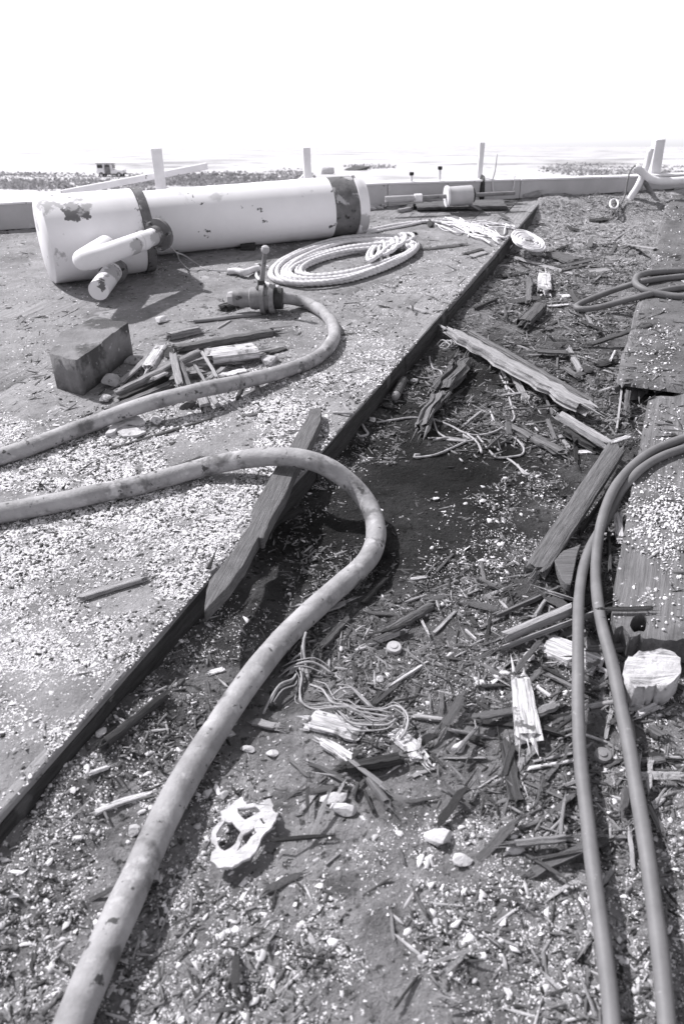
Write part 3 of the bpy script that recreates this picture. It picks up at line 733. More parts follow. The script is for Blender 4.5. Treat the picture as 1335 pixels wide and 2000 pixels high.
# ------------------------------------------------------------------ hoses
def hose(name, label, px, r, m, cat='hose', step=.03, sides=18):
    pts = []
    for a in px:
        z = a[2] if len(a) > 2 else 0.0
        pts.append(P(a[0], a[1], z+r*.96))
    ph = random.uniform(0, 9); o = tube(name, pts, r, m, sides=sides, step=step, taper=lambda f: 1+.018*math.sin(f*61+ph)+.012*math.sin(f*149+ph*2)); return tag(o, label, cat)
Lz = ZL+.003
hose('hose', 'thick grey suction hose looping from the left over the plank edge', [(-160, 1032, Lz), (0, 1003, Lz), (110, 982, Lz), (190, 964, Lz), (260, 950, Lz), (330, 932, Lz), (400, 912, Lz+.005), (470, 898, Lz+.03), (525, 892, Lz+.055), (580, 894, Lz+.066), (630, 908, Lz+.05), (672, 934, Lz-.005), (705, 966, .07), (728, 1006, .03), (734, 1046, .02), (724, 1082, .015), (700, 1112, .012), (660, 1147, .01), (610, 1192, .01), (560, 1240, .012), (515, 1292, .015), (470, 1352, .015), (425, 1420, .015), (380, 1490, .015), (340, 1560, .015), (305, 1630, .015), (275, 1698, .015), (228, 1800, .015), (170, 1930, .015), (110, 2080, .015)], .0365, 'hose')
hz = [(547, 582, Lz+.05), (575, 585, Lz+.02), (605, 595, Lz), (634, 613, Lz), (651, 638, Lz), (650, 664, Lz), (630, 690, Lz), (596, 710, Lz), (550, 726, Lz+.005), (500, 739, Lz+.02), (450, 750, Lz+.04), (400, 760, Lz+.055), (350, 772, Lz+.055), (300, 785, Lz+.05), (250, 801, Lz+.03), (205, 818, Lz+.01), (130, 846, Lz), (40, 880, Lz), (-80, 915, Lz)]
hose('hose', 'grey hose bending from the valve back over the pile of broken wood', hz, .034, 'hose')
# valve at its end
def valve():
    zc = Lz+.085; a, b = P(545, 583, zc), P(455, 582, zc); d = (b-a).normalized(); r = empty('valve', (a.x, a.y, ZL), 'iron hose valve with ring coupling and upright lever handle', 'valve')
    lathe('coupling', a, d, [(-.02, .035), (-.02, .06), (.02, .062), (.03, .045)], 'black_iron', r, 28, True)
    lathe('coupling_ring', a, d, [(.025, .05), (.025, .085), (.05, .088), (.055, .07), (.075, .07), (.08, .088), (.105, .085), (.105, .05)], 'iron', r, 32, True)
    L = (b-a).length
    lathe('body', a, d, [(.10, .062), (.16, .062), (.17, .052), (L*.86, .052), (L*.87, .046), (L*.98, .046)], 'iron', r, 28, True)
    lathe('end_plug', a, d, [(L*.9, .04), (L*1.02, .04), (L*1.1, .034), (L*1.12, .02)], 'concrete_pale', r, 10)
    hb = a+d*(L*.36); t0 = hb+Vector((0, 0, .045))
    lathe('gland', t0, (0, 0, 1), [(0, .04), (.02, .034), (.035, .022), (.06, .02)], 'black_iron', r, 10)
    tp = t0+Vector((.035, .015, .20))
    lathe('lever', t0+Vector((0, 0, .03)), tp-t0, [(0, .016), (.19, .012)], 'iron', r, 12, True)
    lathe('knob', t0+Vector((0, 0, .03))+(tp-t0).normalized()*.18, tp-t0, [(0, .012), (.008, .021), (.022, .024), (.036, .021), (.044, .01)], 'concrete_pale', r, 16, True)
valve()
wood('timber', 'dark rotten timber chip under the valve', 432, 603, 486, 584, 13, 'dark', .04)
hose('cable', 'inner of the two dark cables curving down the right side', [(1420, 852, ZR), (1360, 868, ZR), (1297, 889, ZR), (1262, 908, ZR), (1238, 928, ZR), (1212, 960, .07), (1194, 995, .05), (1174, 1030, .03), (1153, 1066, .03), (1138, 1110, .03), (1130, 1165, .05), (1128, 1220, .07), (1128, 1300, .06), (1128, 1390, .045), (1133, 1490, .035), (1143, 1575, .03), (1157, 1695, .03), (1174, 1820, .02), (1190, 1950, .02), (1200, 2080, .02)], .0175, 'cable', cat='cable', sides=14)
hose('cable', 'outer of the two dark cables, crossing over the inner one', [(1420, 834, ZR), (1360, 848, ZR), (1297, 870, ZR), (1262, 888, ZR), (1228, 916, ZR+.005), (1202, 948, ZR), (1184, 985, .09), (1172, 1025, .07), (1165, 1070, .04), (1162, 1120, .03), (1167, 1180, .05), (1178, 1235, .06), (1193, 1290, .05), (1210, 1372, .04), (1227, 1456, .035), (1244, 1557, .03), (1261, 1658, .03), (1275, 1760, .02), (1290, 1880, .02), (1306, 2060, .02)], .0185, 'cable', cat='cable', sides=14)
hose('cable', 'grey hose loop with a tight bend at the upper right', [(1400, 578, ZR), (1340, 580, ZR), (1297, 576, ZR), (1262, 568, ZR+.01), (1242, 556, ZR+.02), (1240, 545, ZR+.02), (1252, 536, ZR+.01), (1297, 530, ZR), (1380, 528, ZR)], .021, 'cable', cat='hose', step=.02)
hose('cable', 'grey hose lying doubled in a narrow bight under the upper right loop', [(1400, 535, ZR), (1310, 542, ZR), (1250, 551, ZR), (1200, 566, .05), (1155, 583, .02), (1130, 594, .01), (1124, 600, .01), (1134, 604, .01), (1165, 601, .02), (1215, 588, .06), (1265, 575, ZR), (1320, 563, ZR), (1400, 556, ZR)], .019, 'cable', cat='hose', step=.02)

# ------------------------------------------------------------------ concrete block
bt = ZL+.175
blk = plate('block', 'plain grey concrete block beside the pile of broken wood', [(199, 668), (250, 630), (190, 618), (118, 650), (96, 690), (150, 704)], 'concrete', .172, bt, cat='block', amp=.9, sub=5, crinkle=.004)

# ------------------------------------------------------------------ big loose timbers
plate('loose_plank', 'long loose plank with torn edges lying along the step', [(607, 799), (626, 796), (624, 822), (603, 868), (577, 915), (552, 972), (523, 1022), (513, 1050), (504, 1046), (473, 1104), (446, 1142), (424, 1166), (400, 1190), (404, 1160), (411, 1133), (436, 1100), (457, 1075), (470, 1050), (486, 1030), (494, 1016), (492, 1000), (539, 913), (562, 880), (590, 832)], 'wood_mid', .045, ZL+.05, amp=1.2, bev=.003, xdir=P(450, 1120, ZL)-P(615, 800, ZL))
wood('timber', 'long pale split timber slanting across the rotted strip', 866, 642, 1160, 808, 30, 'pale', .07, jag=1.8, rough=.4, taper=(.55, .9), cat='timber', lift=(.02, .02))
wood('timber', 'dark slab lying along the upper side of the long pale timber', 915, 648, 1160, 790, 12, 'mid', .04, jag=.9, lift=(0, .01))
wood('timber', 'pale tapering timber below the end of the long slanting one', 1087, 809, 1193, 873, 15, 'pale', .05, jag=.8, lift=(.03, .05))
wood('timber', 'dark broken board under the pale tapering timber', 1100, 838, 1172, 880, 22, 'dark', .04)
wood('timber', 'knobbly rotten timber crumbling in the middle of the dark strip', 902, 700, 858, 775, 34, 'mid', .09, rough=.6, jag=.9, cat='timber', wf=1.5)
wood('timber', 'lower torn stump of the crumbling rotten timber', 858, 768, 820, 844, 30, 'mid', .07, rough=.6, jag=1.1, cat='timber', wf=1.4)
wood('plank', 'broad grey plank leaning down beside the two dark cables', 1206, 872, 1040, 1124, 48, 'mid', .045, jag=.5, rough=.07, cat='plank', lift=(.06, .005))
wood('timber', 'dark thick splinter hidden behind the broad grey plank', 1196, 948, 1128, 1044, 14, 'dark', .04)
plate('slab', 'broken grey wedge of board by the foot of the broad plank', [(1083, 1094), (1100, 1076), (1131, 1064), (1120, 1100), (1112, 1142), (1098, 1132)], 'wood_mid', .03, .06, cat='board', amp=1, bev=.003)
wood('board', 'upper of two pale boards reaching under the cables', 978, 1247, 1124, 1186, 20, 'pale', .035, rough=.07, cat='board', lift=(.015, .03))
wood('board', 'lower narrower pale board parallel to the one above', 974, 1268, 1164, 1196, 10, 'pale', .03, cat='board', lift=(.0, .03))
wood('splinter', 'long thin grey splinter above the pair of pale boards', 964, 1206, 1092, 1148, 9, 'mid', .02)
wood('board', 'upright white painted slab tilted beside the cables at lower right', 1014, 1318, 1034, 1454, 62, 'white', .035, rough=.08, cat='board', taper=(.7, 1), lift=(.03, .0))
wood('board', 'wide pale board crusted with paint under the inner cable', 1060, 1256, 1178, 1306, 50, 'white', .03, rough=.16, cat='board')
wood('board', 'grey board lying across behind the outer cable', 1142, 1271, 1280, 1258, 18, 'mid', .03, cat='board', lift=(0, .02))
plate('plaster_block', 'big white crusted block below the dark plank hole', [(1217, 1296), (1226, 1280), (1262, 1276), (1297, 1270), (1330, 1284), (1326, 1322), (1300, 1342), (1282, 1334), (1262, 1342), (1240, 1340), (1222, 1324)], 'plaster', .075, .095, cat='block', amp=2.4, sub=4, crinkle=.014)
wood('board', 'small white slab leaning between cables and wide plank', 1205, 998, 1211, 1064, 24, 'white', .025, cat='board', lift=(.04, .01))
wood('board', 'dark board standing by the small white slab', 1187, 1040, 1190, 1120, 14, 'dark', .03)
wood('timber', 'dark decayed plank sunk in the litter at lower right', 983, 1440, 1010, 1580, 34, 'dark', .02, rough=.4, jag=.9, cat='plank')
wood('stick', 'grey stick lying alone on the white chips of the left deck', 150, 1170, 288, 1126, 15, 'pale', .02)

# bone-white flake with holes
def z4(l): return [(180+x/3.513, 1300+y/3.513) for x, y in l]
plate('paint_flake', 'large white flake with three big holes at lower left', z4([(885, 988), (985, 935), (1030, 900), (1060, 950), (1150, 955), (1228, 912), (1246, 1000), (1270, 1012), (1240, 1100), (1190, 1140), (1130, 1260), (1060, 1330), (980, 1375), (880, 1395), (810, 1330), (830, 1265), (850, 1250), (815, 1195), (815, 1130), (880, 1060)]), 'plaster', .009, .040,
      [z4([(1000, 985), (1120, 968), (1160, 1000), (1045, 1055), (1005, 1015)]), z4([(905, 1065), (960, 1070), (1020, 1135), (990, 1210), (905, 1272), (860, 1232), (845, 1150)]), z4([(1105, 1105), (1132, 1130), (1060, 1220), (985, 1278), (1040, 1160)]), z4([(1150, 1050), (1165, 1045), (1190, 1075), (1178, 1082)])], cat='flake', amp=2.2, bev=.0, crinkle=.005, sub=4)

# ------------------------------------------------------------------ the wood pile on the left
W = wood
W('board', 'thick board with a white top in the wood pile', 398, 697, 510, 683, 22, 'white', .05, cat='board', lift=(.03, .02), rough=.06)
W('timber', 'long dark timber at the back of the wood pile', 333, 683, 540, 646, 12, 'mid', .04, cat='timber')
W('stick', 'pale thick stick behind the wood pile', 323, 658, 394, 642, 11, 'pale')
W('stick', 'long thin pale lath on the deck below the valve', 374, 627, 512, 612, 5, 'pale')
W('stick', 'short pale lath beside the long thin one', 425, 641, 452, 625, 4, 'pale')
W('slab', 'white slab standing on edge in the wood pile', 285, 727, 318, 678, 26, 'white', .05, cat='slab', lift=(.03, .05), rough=.1)
chunk('wood_chunk', 'dark rotten knob at the top of the white slab', 328, 685, 20, 30, 'wood_dark', cat='wood', lift=.06)
W('timber', 'long grey rail crossing the wood pile from lower left', 222, 772, 396, 684, 14, 'pale', .045, lift=(.01, .05), cat='timber')
W('timber', 'second dark rail below the long grey one', 232, 784, 330, 736, 12, 'dark', .04)
W('timber', 'third rail lying lowest along the hose', 205, 806, 338, 750, 13, 'mid', .04)
W('board', 'pale lath slanting to the white slab from the left', 230, 752, 292, 696, 12, 'pale', .02, lift=(0, .03))
W('board', 'grey board standing crosswise in the pile', 337, 690, 352, 756, 19, 'pale', .03, lift=(.07, .05), cat='board', rough=.06)
W('board', 'second crosswise board right of the grey one', 352, 708, 372, 760, 15, 'mid', .03, lift=(.05, .03))
W('board', 'square-ended board foot sticking out below the hose', 388, 764, 404, 803, 24, 'pale', .03, cat='board', rough=.06)
chunk('wood_block', 'sawn block end below the hose', 367, 790, 32, 30, 'wood_mid', cat='wood')
W('stick', 'thin lath crossing the pile to the right', 394, 686, 425, 738, 9, 'pale', .015, lift=(.07, .05))
W('stick', 'grey lath beside the thin crossing one', 380, 712, 404, 752, 9, 'pale', .015, lift=(.04, .04))
W('stick', 'short split lath end below the hose', 410, 766, 427, 797, 13, 'pale', .02)
W('stick', 'slim pale stick pointing down right from the hose', 428, 770, 474, 804, 7, 'pale', .012)
W('stick', 'stumpy pale peg under the right part of the hose', 497, 746, 506, 772, 12, 'pale', .02)
W('stick', 'dark peg between hose and slim pale stick', 474, 752, 462, 782, 9, 'dark', .015)
W('stick', 'pale round stick inside the pile', 376, 711, 468, 705, 9, 'pale', .02, lift=(.02, .01))
W('stick', 'short pale stick low in the pile', 365, 730, 400, 725, 9, 'pale', .02, lift=(.02, .01))
chunk('plaster_chunk', 'white lump at the right end of the pile', 529, 702, 34, 26, 'plaster')
chunk('plaster_chunk', 'crumbly grey-white slab beside the concrete block', 263, 702, 48, 28, 'plaster_grey')
chunk('plaster_chunk', 'knobbly pale lump under the concrete block', 216, 744, 38, 38, 'plaster_grey')
chunk('plaster_chunk', 'white lump touching the hose left of the wood pile', 205, 779, 26, 22, 'plaster')
plate('paint_flake', 'curved white bone-like flake below the hose', [(206, 845), (222, 825), (252, 815), (272, 814), (283, 822), (270, 826), (250, 824), (232, 832), (218, 846)], 'plaster', .018, ZL+.025, cat='flake', amp=.9, crinkle=.008)
plate('paint_flake', 'flat white flake under the curved one', [(224, 838), (245, 830), (262, 832), (285, 842), (268, 852), (240, 851)], 'plaster', .012, ZL+.016, cat='flake', amp=.9, crinkle=.006)
chunk('plaster_chunk', 'small angular white stone below the hose', 304, 820, 20, 22, 'plaster')
W('stick', 'pale split lath low between the crosswise boards and the hose', 405, 742, 440, 716, 9, 'pale', .015, lift=(.03, .03))
W('stick', 'flat white sliver on the pile above the hose', 432, 734, 486, 722, 10, 'white', .015, lift=(.03, .02))
W('stick', 'thin dark lath poking left from the white-topped board', 352, 700, 400, 690, 8, 'dark', .015, lift=(.03, .02))
W('stick', 'short pale peg lying beside the crumbly slab', 296, 742, 330, 726, 8, 'pale', .015, lift=(.06, .06))
W('stick', 'dark short lath right of the white-topped board', 520, 690, 560, 680, 9, 'dark', .015)
W('stick', 'thin dark lath lying over the chips below the pile', 210, 880, 418, 816, 5, 'dark', .012)
W('stick', 'thin dark stick just above the thick looping hose', 305, 925, 395, 892, 5, 'dark', .01)
chunk('plaster_chunk', 'white lump with a dark underside below the mast collar', 316, 626, 24, 20, 'plaster')
W('stick', 'dark stick on the open deck right of the hose bend', 735, 651, 836, 648, 5, 'dark', .012)
W('stick', 'short pale stick on the open deck above the step', 794, 598, 836, 612, 6, 'pale', .012)
W('splinter', 'short pale splinter on the deck near the step', 712, 700, 754, 713, 5, 'pale', .008)
W('stick', 'short dark stick touching the outside of the hose bend', 664, 655, 700, 651, 5, 'dark', .01)
W('splinter', 'black splinter lying beyond the frayed rope', 905, 497, 942, 486, 7, 'dark', .012)
W('stick', 'thin brown stick pointing at the frayed rope', 822, 488, 905, 478, 5, 'mid', .012)
W('splinter', 'grey split chip below the frayed rope', 915, 503, 950, 492, 8, 'pale', .015)
W('splinter', 'flat white chip on the shell litter below the big hose', 400, 1012, 446, 1016, 12, 'white', .008)
W('splinter', 'dark curl of wood among the chips above the big hose', 470, 812, 505, 808, 6, 'mid', .01)

# ------------------------------------------------------------------ rotted strip, far part
W('board', 'white painted block of wood lying in the far rotted strip', 1062, 536, 1063, 574, 32, 'white', .05, cat='wood', rough=.08)
W('timber', 'grooved dark stump left of the white block', 1033, 545, 1032, 594, 22, 'mid', .06, rough=.4)
W('timber', 'blunt grey log end below the grooved stump', 1058, 594, 1018, 636, 28, 'mid', .06, rough=.15, cat='log')
W('stick', 'long pale stick running down from the plank edge', 998, 502, 1128, 538, 7, 'pale', .018)
W('board', 'dark wedge of board right of the white hank', 1072, 494, 1122, 512, 18, 'mid', .025)
W('stick', 'grey split stick in the heap below the wedge', 1088, 522, 1164, 506, 8, 'mid', .02)
W('stick', 'dark split stick in the heap, lower one', 1094, 529, 1150, 516, 6, 'dark', .02)
W('board', 'short pale board near the hose bight', 1150, 532, 1200, 524, 12, 'pale', .02)
W('stick', 'grey lath above the short pale board', 1150, 518, 1208, 511, 7, 'mid', .015)
W('stick', 'dark lath below the short pale board', 1122, 540, 1192, 540, 5, 'dark', .015)
W('stick', 'dark stick left of the grooved stump', 972, 540, 1028, 533, 7, 'dark', .02)
W('stick', 'short stub under the plank edge near the hank', 996, 508, 998, 526, 10, 'mid', .02)
W('stick', 'dark stick close to the step in the far strip', 924, 603, 970, 584, 6, 'dark', .02)
W('splinter', 'flat white chip below the white block', 1094, 578, 1123, 577, 7, 'white', .01)
W('splinter', 'thin white sliver pointing at the hose bight', 1066, 598, 1116, 594, 4, 'white', .008)
W('splinter', 'pale shred of wood left of the log end', 975, 610, 1002, 607, 7, 'pale', .012)
W('splinter', 'dark wedge right of the white block', 1080, 570, 1102, 553, 8, 'dark', .015)
W('stick', 'thin pale stick at the top of the right-hand planks', 1195, 470, 1238, 442, 4, 'pale', .012)
W('board', 'pale lath lying across the right-hand planks', 1224, 478, 1282, 486, 6, 'pale', .015)
W('timber', 'short black timber in the far corner of the strip', 1122, 404, 1144, 387, 14, 'dark', .05)
W('timber', 'black lump of timber beside the plank edge end', 1080, 412, 1100, 402, 12, 'dark', .04)
W('timber', 'thick upright-grained stub closing the plank edge', 1066, 388, 1075, 402, 12, 'dark', .07)
W('splinter', 'dark sliver in the far strip right of the hank', 1150, 432, 1185, 428, 7, 'dark', .02)
W('stick', 'dark leaning stick under the cable ring', 1196, 420, 1210, 400, 8, 'dark', .03)
W('splinter', 'pale curl of wood below the hose bight', 1144, 614, 1160, 642, 7, 'pale', .01)
W('stick', 'slim grey stick below the hose bight', 1162, 620, 1178, 607, 6, 'mid', .012)
W('stick', 'short grey lath by the right-hand planks', 1196, 618, 1226, 628, 7, 'mid', .015)
W('stick', 'dark stick below the blunt log end', 1022, 652, 1050, 632, 6, 'dark', .015)
W('splinter', 'dark sliver right of the dark stick below the log', 1056, 648, 1090, 625, 5, 'dark', .012)
W('stick', 'long black stick reaching onto the right-hand planks', 1140, 676, 1278, 632, 7, 'dark', .02, lift=(0, .01))
# cluster in mid strip
W('board', 'flat dark board balanced on stubs in mid strip', 1041, 686, 1112, 689, 9, 'mid', .015, lift=(.03, .03))
chunk('wood_chunk', 'rounded dark stub behind the balanced board', 1092, 674, 22, 20, 'wood_dark', cat='wood')
W('stick', 'peg standing under the balanced board', 1088, 692, 1087, 722, 8, 'mid', .02)
W('board', 'grey slanting chip right of the balanced board', 1108, 680, 1134, 728, 15, 'pale', .03)
chunk('wood_chunk', 'dark block at the foot of the slanting chip', 1143, 722, 22, 22, 'wood_dark', cat='wood')
W('stick', 'short round stick below the balanced board', 1099, 717, 1137, 742, 9, 'mid', .02)
W('splinter', 'small grey chip below the short round stick', 1148, 740, 1160, 757, 9, 'mid', .012)
W('timber', 'dark log lying against the right-hand planks', 1160, 715, 1204, 706, 11, 'dark', .03)
W('splinter', 'white shred on the dark log', 1190, 705, 1201, 684, 7, 'white', .01, lift=(.03, .04))
W('stick', 'pale narrow stake by the broken plank end', 1203, 842, 1213, 762, 9, 'pale', .025, lift=(0, .05), cat='stake')
W('timber', 'stubby grey post beside the pale stake', 1226, 764, 1220, 812, 18, 'mid', .04, lift=(.05, .02))
W('board', 'short pale-ended peg below the long timber', 999, 730, 1030, 784, 14, 'pale', .025)
W('board', 'grey board in the twine, upper half', 982, 826, 1040, 858, 15, 'mid', .025)
W('board', 'grey splintered board in the twine, lower half', 1038, 852, 1102, 888, 20, 'mid', .03, jag=.9)
W('stick', 'dark bent stick under the long timber', 1062, 772, 1080, 812, 8, 'mid', .02)
W('stick', 'short dark stick left of the dark cube', 1068, 818, 1084, 860, 10, 'mid', .02)
chunk('wood_chunk', 'dark cube of wood below the tapering timber', 1124, 854, 28, 34, 'wood_dark', cat='wood')
W('stick', 'knotty pale twig beside the dark cube', 1092, 850, 1110, 875, 10, 'pale', .015)
W('splinter', 'white flat sliver below the dark cube', 1124, 884, 1166, 882, 9, 'white', .012)
W('splinter', 'white sliver at the top of the broad grey plank', 1190, 866, 1231, 851, 9, 'white', .015, lift=(.02, .03))
W('stick', 'dark root-like stick on top of the broad plank', 1228, 880, 1238, 858, 9, 'dark', .02, lift=(.02, .04))
# wooden plug
pl = empty('wooden_plug', G(780, 757), 'smooth cigar-shaped wooden plug lying against the step', 'plug')
a, b = G(790, 738, .02), G(770, 777, .02); L = (b-a).length
lathe('body', a, b-a, [(0, .006), (.012, .014), (.03, .019), (L*.5, .022), (L*.82, .022)], 'wood_mid', pl, 20, True)
lathe('tip', a, b-a, [(L*.82, .018), (L*.85, .021), (L*.95, .02), (L, .015), (L*1.02, .006)], 'wood_pale', pl, 20, True)
chunk('plaster_chunk', 'small white lump beside the wooden plug', 809, 743, 14, 13, 'plaster')
chunk('wood_chunk', 'round dark clod below the wooden plug', 760, 792, 26, 18, 'wood_dark', cat='clod')
chunk('plaster_chunk', 'bright white flake against the step below the plug', 726, 819, 12, 18, 'plaster')

# twine
tw = empty('twine_tangle', G(950, 820), 'knotted twine with long ends lying in the dark strip', 'twine')
for px in ([(968, 712), (980, 722, .02), (990, 745), (992, 770), (1000, 800), (1003, 818), (985, 833)],
           [(985, 714, .02), (978, 722, .03), (984, 735), (990, 750), (996, 775)], [(974, 730), (982, 745), (990, 762), (984, 742)],
           [(986, 712, .03), (992, 714, .03), (988, 722, .02), (976, 728)],
           [(985, 833), (960, 845), (930, 850), (905, 845), (880, 832), (845, 818)],
           [(985, 833), (996, 850), (1010, 860), (1022, 876), (1018, 888), (1000, 892), (972, 894), (958, 884), (945, 868), (932, 852)],
           [(985, 893), (1000, 902), (1015, 915), (1030, 926), (1042, 932)], [(1010, 908), (1022, 925), (1035, 928)],
           [(845, 818), (852, 840), (862, 850), (880, 858), (912, 860)], [(835, 856), (855, 856), (880, 860), (910, 862), (930, 858)], [(845, 860), (870, 855), (900, 858)],
           [(910, 862), (880, 876), (850, 888), (820, 893), (808, 893), (810, 888), (820, 888)], [(735, 825), (770, 820), (800, 816), (835, 817)],
           [(912, 848), (925, 858), (935, 870), (940, 885), (938, 878)]):
    strand('twine_end', None, px, .0055, 'twine', lobes=2, parent=tw, step=.012)
strand('twine', 'short pale cord hanging over the step onto the dark strip', [(650, 806), (685, 808), (700, 820), (712, 838), (718, 848), (704, 852), (697, 848)], .006, 'twine', cat='cord', lobes=0)
strand('twine', 'kinked wire lying by the step above the plug', [(806, 731), (822, 738), (845, 737), (862, 732), (858, 724), (846, 720), (840, 708), (838, 696)], .0045, 'twine', cat='wire', lobes=0)
tn = empty('string_knot', G(875, 672), 'small bunched knot of pale string under the timber end', 'string')
for i in range(6):
    x, y = 862+i*5, 668+random.uniform(-4, 6)
    strand('loop', None, [(x-10, y+5), (x, y-4, .02), (x+10, y, .02), (x+4, y+8), (x-8, y+6)], .004, 'twine', lobes=0, parent=tn)
strand('twine', 'dark cord hanging down the face of the step', [(907, 575, .02), (909, 592, -.04), (912, 606, -.06), (912, 612, 0)], .006, 'twine', cat='cord', lobes=0)
# roots and fibres in the foreground
rt = empty('root_tangle', G(620, 1330), 'tangle of pale stringy roots beside the thick hose', 'roots')
def z5(l): return [(480+p[0]/3.179, 1200+p[1]/3.179)+tuple(p[2:]) for p in l]
for px, r in (([(375, 110, .05), (360, 180, .04), (362, 260, .03), (370, 330, .02), (385, 400, .01)], .007), ([(230, 360), (300, 320, .02), (390, 290, .04), (470, 315, .03), (540, 370, .01)], .006),
              ([(110, 620), (150, 530, .02), (210, 440, .03), (290, 400, .02), (310, 370, .01)], .006), ([(330, 330, .02), (350, 400, .02), (335, 480, .01), (350, 550), (420, 585), (520, 575, .02), (620, 575, .03), (760, 590, .03), (850, 590, .03), (930, 570, .03), (985, 600, .03), (1010, 660, .03), (985, 740, .03), (960, 775, .02)], .005),
              ([(400, 440), (470, 465, .02), (500, 500, .02), (540, 545, .03), (620, 570, .03), (700, 600, .03), (800, 625, .03), (900, 640, .03)], .005), ([(530, 510, .02), (580, 465, .03), (650, 460, .03), (710, 510, .03), (780, 580, .03)], .005),
              ([(560, 580, .02), (610, 630, .02), (660, 680, .02), (760, 690, .03), (880, 680, .03), (930, 650, .03)], .005), ([(580, 540, .02), (680, 590, .03), (790, 660, .03), (880, 640, .04)], .0035), ([(270, 300), (310, 265, .02), (345, 245, .03)], .005),
              ([(350, 330, .02), (355, 390, .01), (345, 440)], .006), ([(520, 560, .02), (640, 640, .02), (720, 660, .02), (860, 650, .02)], .0035)):
    strand('root', None, [(a[0]+random.uniform(-1.5, 1.5), a[1]+random.uniform(-1.5, 1.5))+tuple(a[2:]) for a in z5(px)], r*.62, 'root', lobes=0, parent=rt, step=.012)
    for q_ in range(2):
        ox, oy = random.uniform(-9, 9), random.uniform(-9, 9); sub = z5(px)[random.randint(0, 1):]
        if len(sub) > 2: strand('root', None, [(a[0]+ox+random.uniform(-4, 4), a[1]+oy+random.uniform(-4, 4))+tuple(a[2:]) for a in sub], r*random.uniform(.25, .42), 'root', lobes=0, parent=rt, step=.012)

# ------------------------------------------------------------------ rotted strip, near part
W('board', 'white split board under the pale roots', 600, 1402, 714, 1434, 44, 'white', .02, rough=.14, jag=.7, cat='board')
W('board', 'white tapering board below the first white one', 622, 1444, 694, 1490, 32, 'white', .02, taper=(.4, 1), cat='board')
W('board', 'white square-ended board right of the roots', 768, 1422, 830, 1490, 40, 'white', .02, cat='board')
W('stick', 'pale lath running right from the root tangle', 800, 1398, 868, 1406, 11, 'pale', .012)
W('board', 'small pale grey board by the thick hose', 486, 1408, 546, 1422, 18, 'pale', .015)
W('timber', 'dark rotten wedge across the white boards', 664, 1502, 792, 1478, 26, 'dark', .03, rough=.3, taper=(.4, 1))
W('board', 'grey board pointing down from the dark wedge', 712, 1510, 764, 1580, 24, 'mid', .025)
W('stick', 'grey stick left of the downward grey board', 622, 1500, 676, 1530, 10, 'mid', .015)
W('splinter', 'dark split piece standing under the wedge', 700, 1530, 690, 1560, 12, 'dark', .02)
W('splinter', 'second dark split piece under the wedge', 712, 1545, 730, 1588, 12, 'dark', .02)
chunk('plaster_chunk', 'upper of two white flakes below the white boards', 652, 1556, 44, 32, 'plaster', .010)
chunk('plaster_chunk', 'lower, larger of two white flakes below the white boards', 672, 1582, 54, 40, 'plaster', .012)
W('board', 'dark plank end lying right of the hose in the litter', 742, 1240, 846, 1180, 20, 'mid', .03, cat='board', jag=.3)
W('splinter', 'pale split sliver below the dark plank end', 694, 1270, 796, 1230, 11, 'white', .015)
W('splinter', 'pointed pale sliver lying on the litter', 755, 1344, 838, 1291, 9, 'white', .014, taper=(.4, 1))
W('stick', 'knobbed pale stick in the middle foreground', 846, 1238, 890, 1193, 9, 'pale', .014)
W('splinter', 'dark chip right of the knobbed pale stick', 908, 1188, 930, 1226, 12, 'dark', .014)
W('splinter', 'thin white nail-like sliver near the knobbed stick', 906, 1228, 930, 1250, 6, 'white', .01)
W('splinter', 'upright grey sliver above the dark chip', 938, 1096, 948, 1148, 11, 'mid', .014)
W('splinter', 'white sliver below the smooth dark patch', 800, 1132, 838, 1126, 7, 'white', .01)
W('stick', 'thin grey twig on the edge of the dark patch', 850, 1118, 884, 1082, 7, 'mid', .012)
W('timber', 'dark long splinter running up to the thick hose', 705, 1180, 756, 1126, 15, 'dark', .02)
W('timber', 'dark ragged slab under the thick hose', 622, 1270, 682, 1206, 22, 'dark', .025, rough=.3)
W('splinter', 'dark shred in the mud by the step', 520, 1030, 590, 994, 14, 'dark', .015)
W('paint_strip', 'white curled strip of paint left of the thick hose', 184, 1588, 300, 1550, 17, 'white', .012, cat='paint strip', bow=.06, jag=.2)
W('paint_strip', 'short white strip above the curled one', 170, 1512, 218, 1496, 10, 'white', .01, cat='paint strip')
W('paint_strip', 'pale folded metal scrap left of the thick hose', 406, 1316, 440, 1306, 12, 'white', .008, cat='scrap')
W('timber', 'dark split length lying parallel below the step', 190, 1462, 330, 1352, 22, 'dark', .03, rough=.3, jag=.9)
W('stick', 'pale stick across the dark split length', 232, 1402, 268, 1428, 8, 'pale', .012)
chunk('plaster_chunk', 'white lump touching the lower left of the thick hose', 262, 1622, 28, 30, 'plaster')
chunk('plaster_chunk', 'round white stone left of the thick hose', 290, 1472, 15, 14, 'plaster')
chunk('plaster_chunk', 'white lump under the step left of the dark split length', 198, 1432, 20, 26, 'plaster')
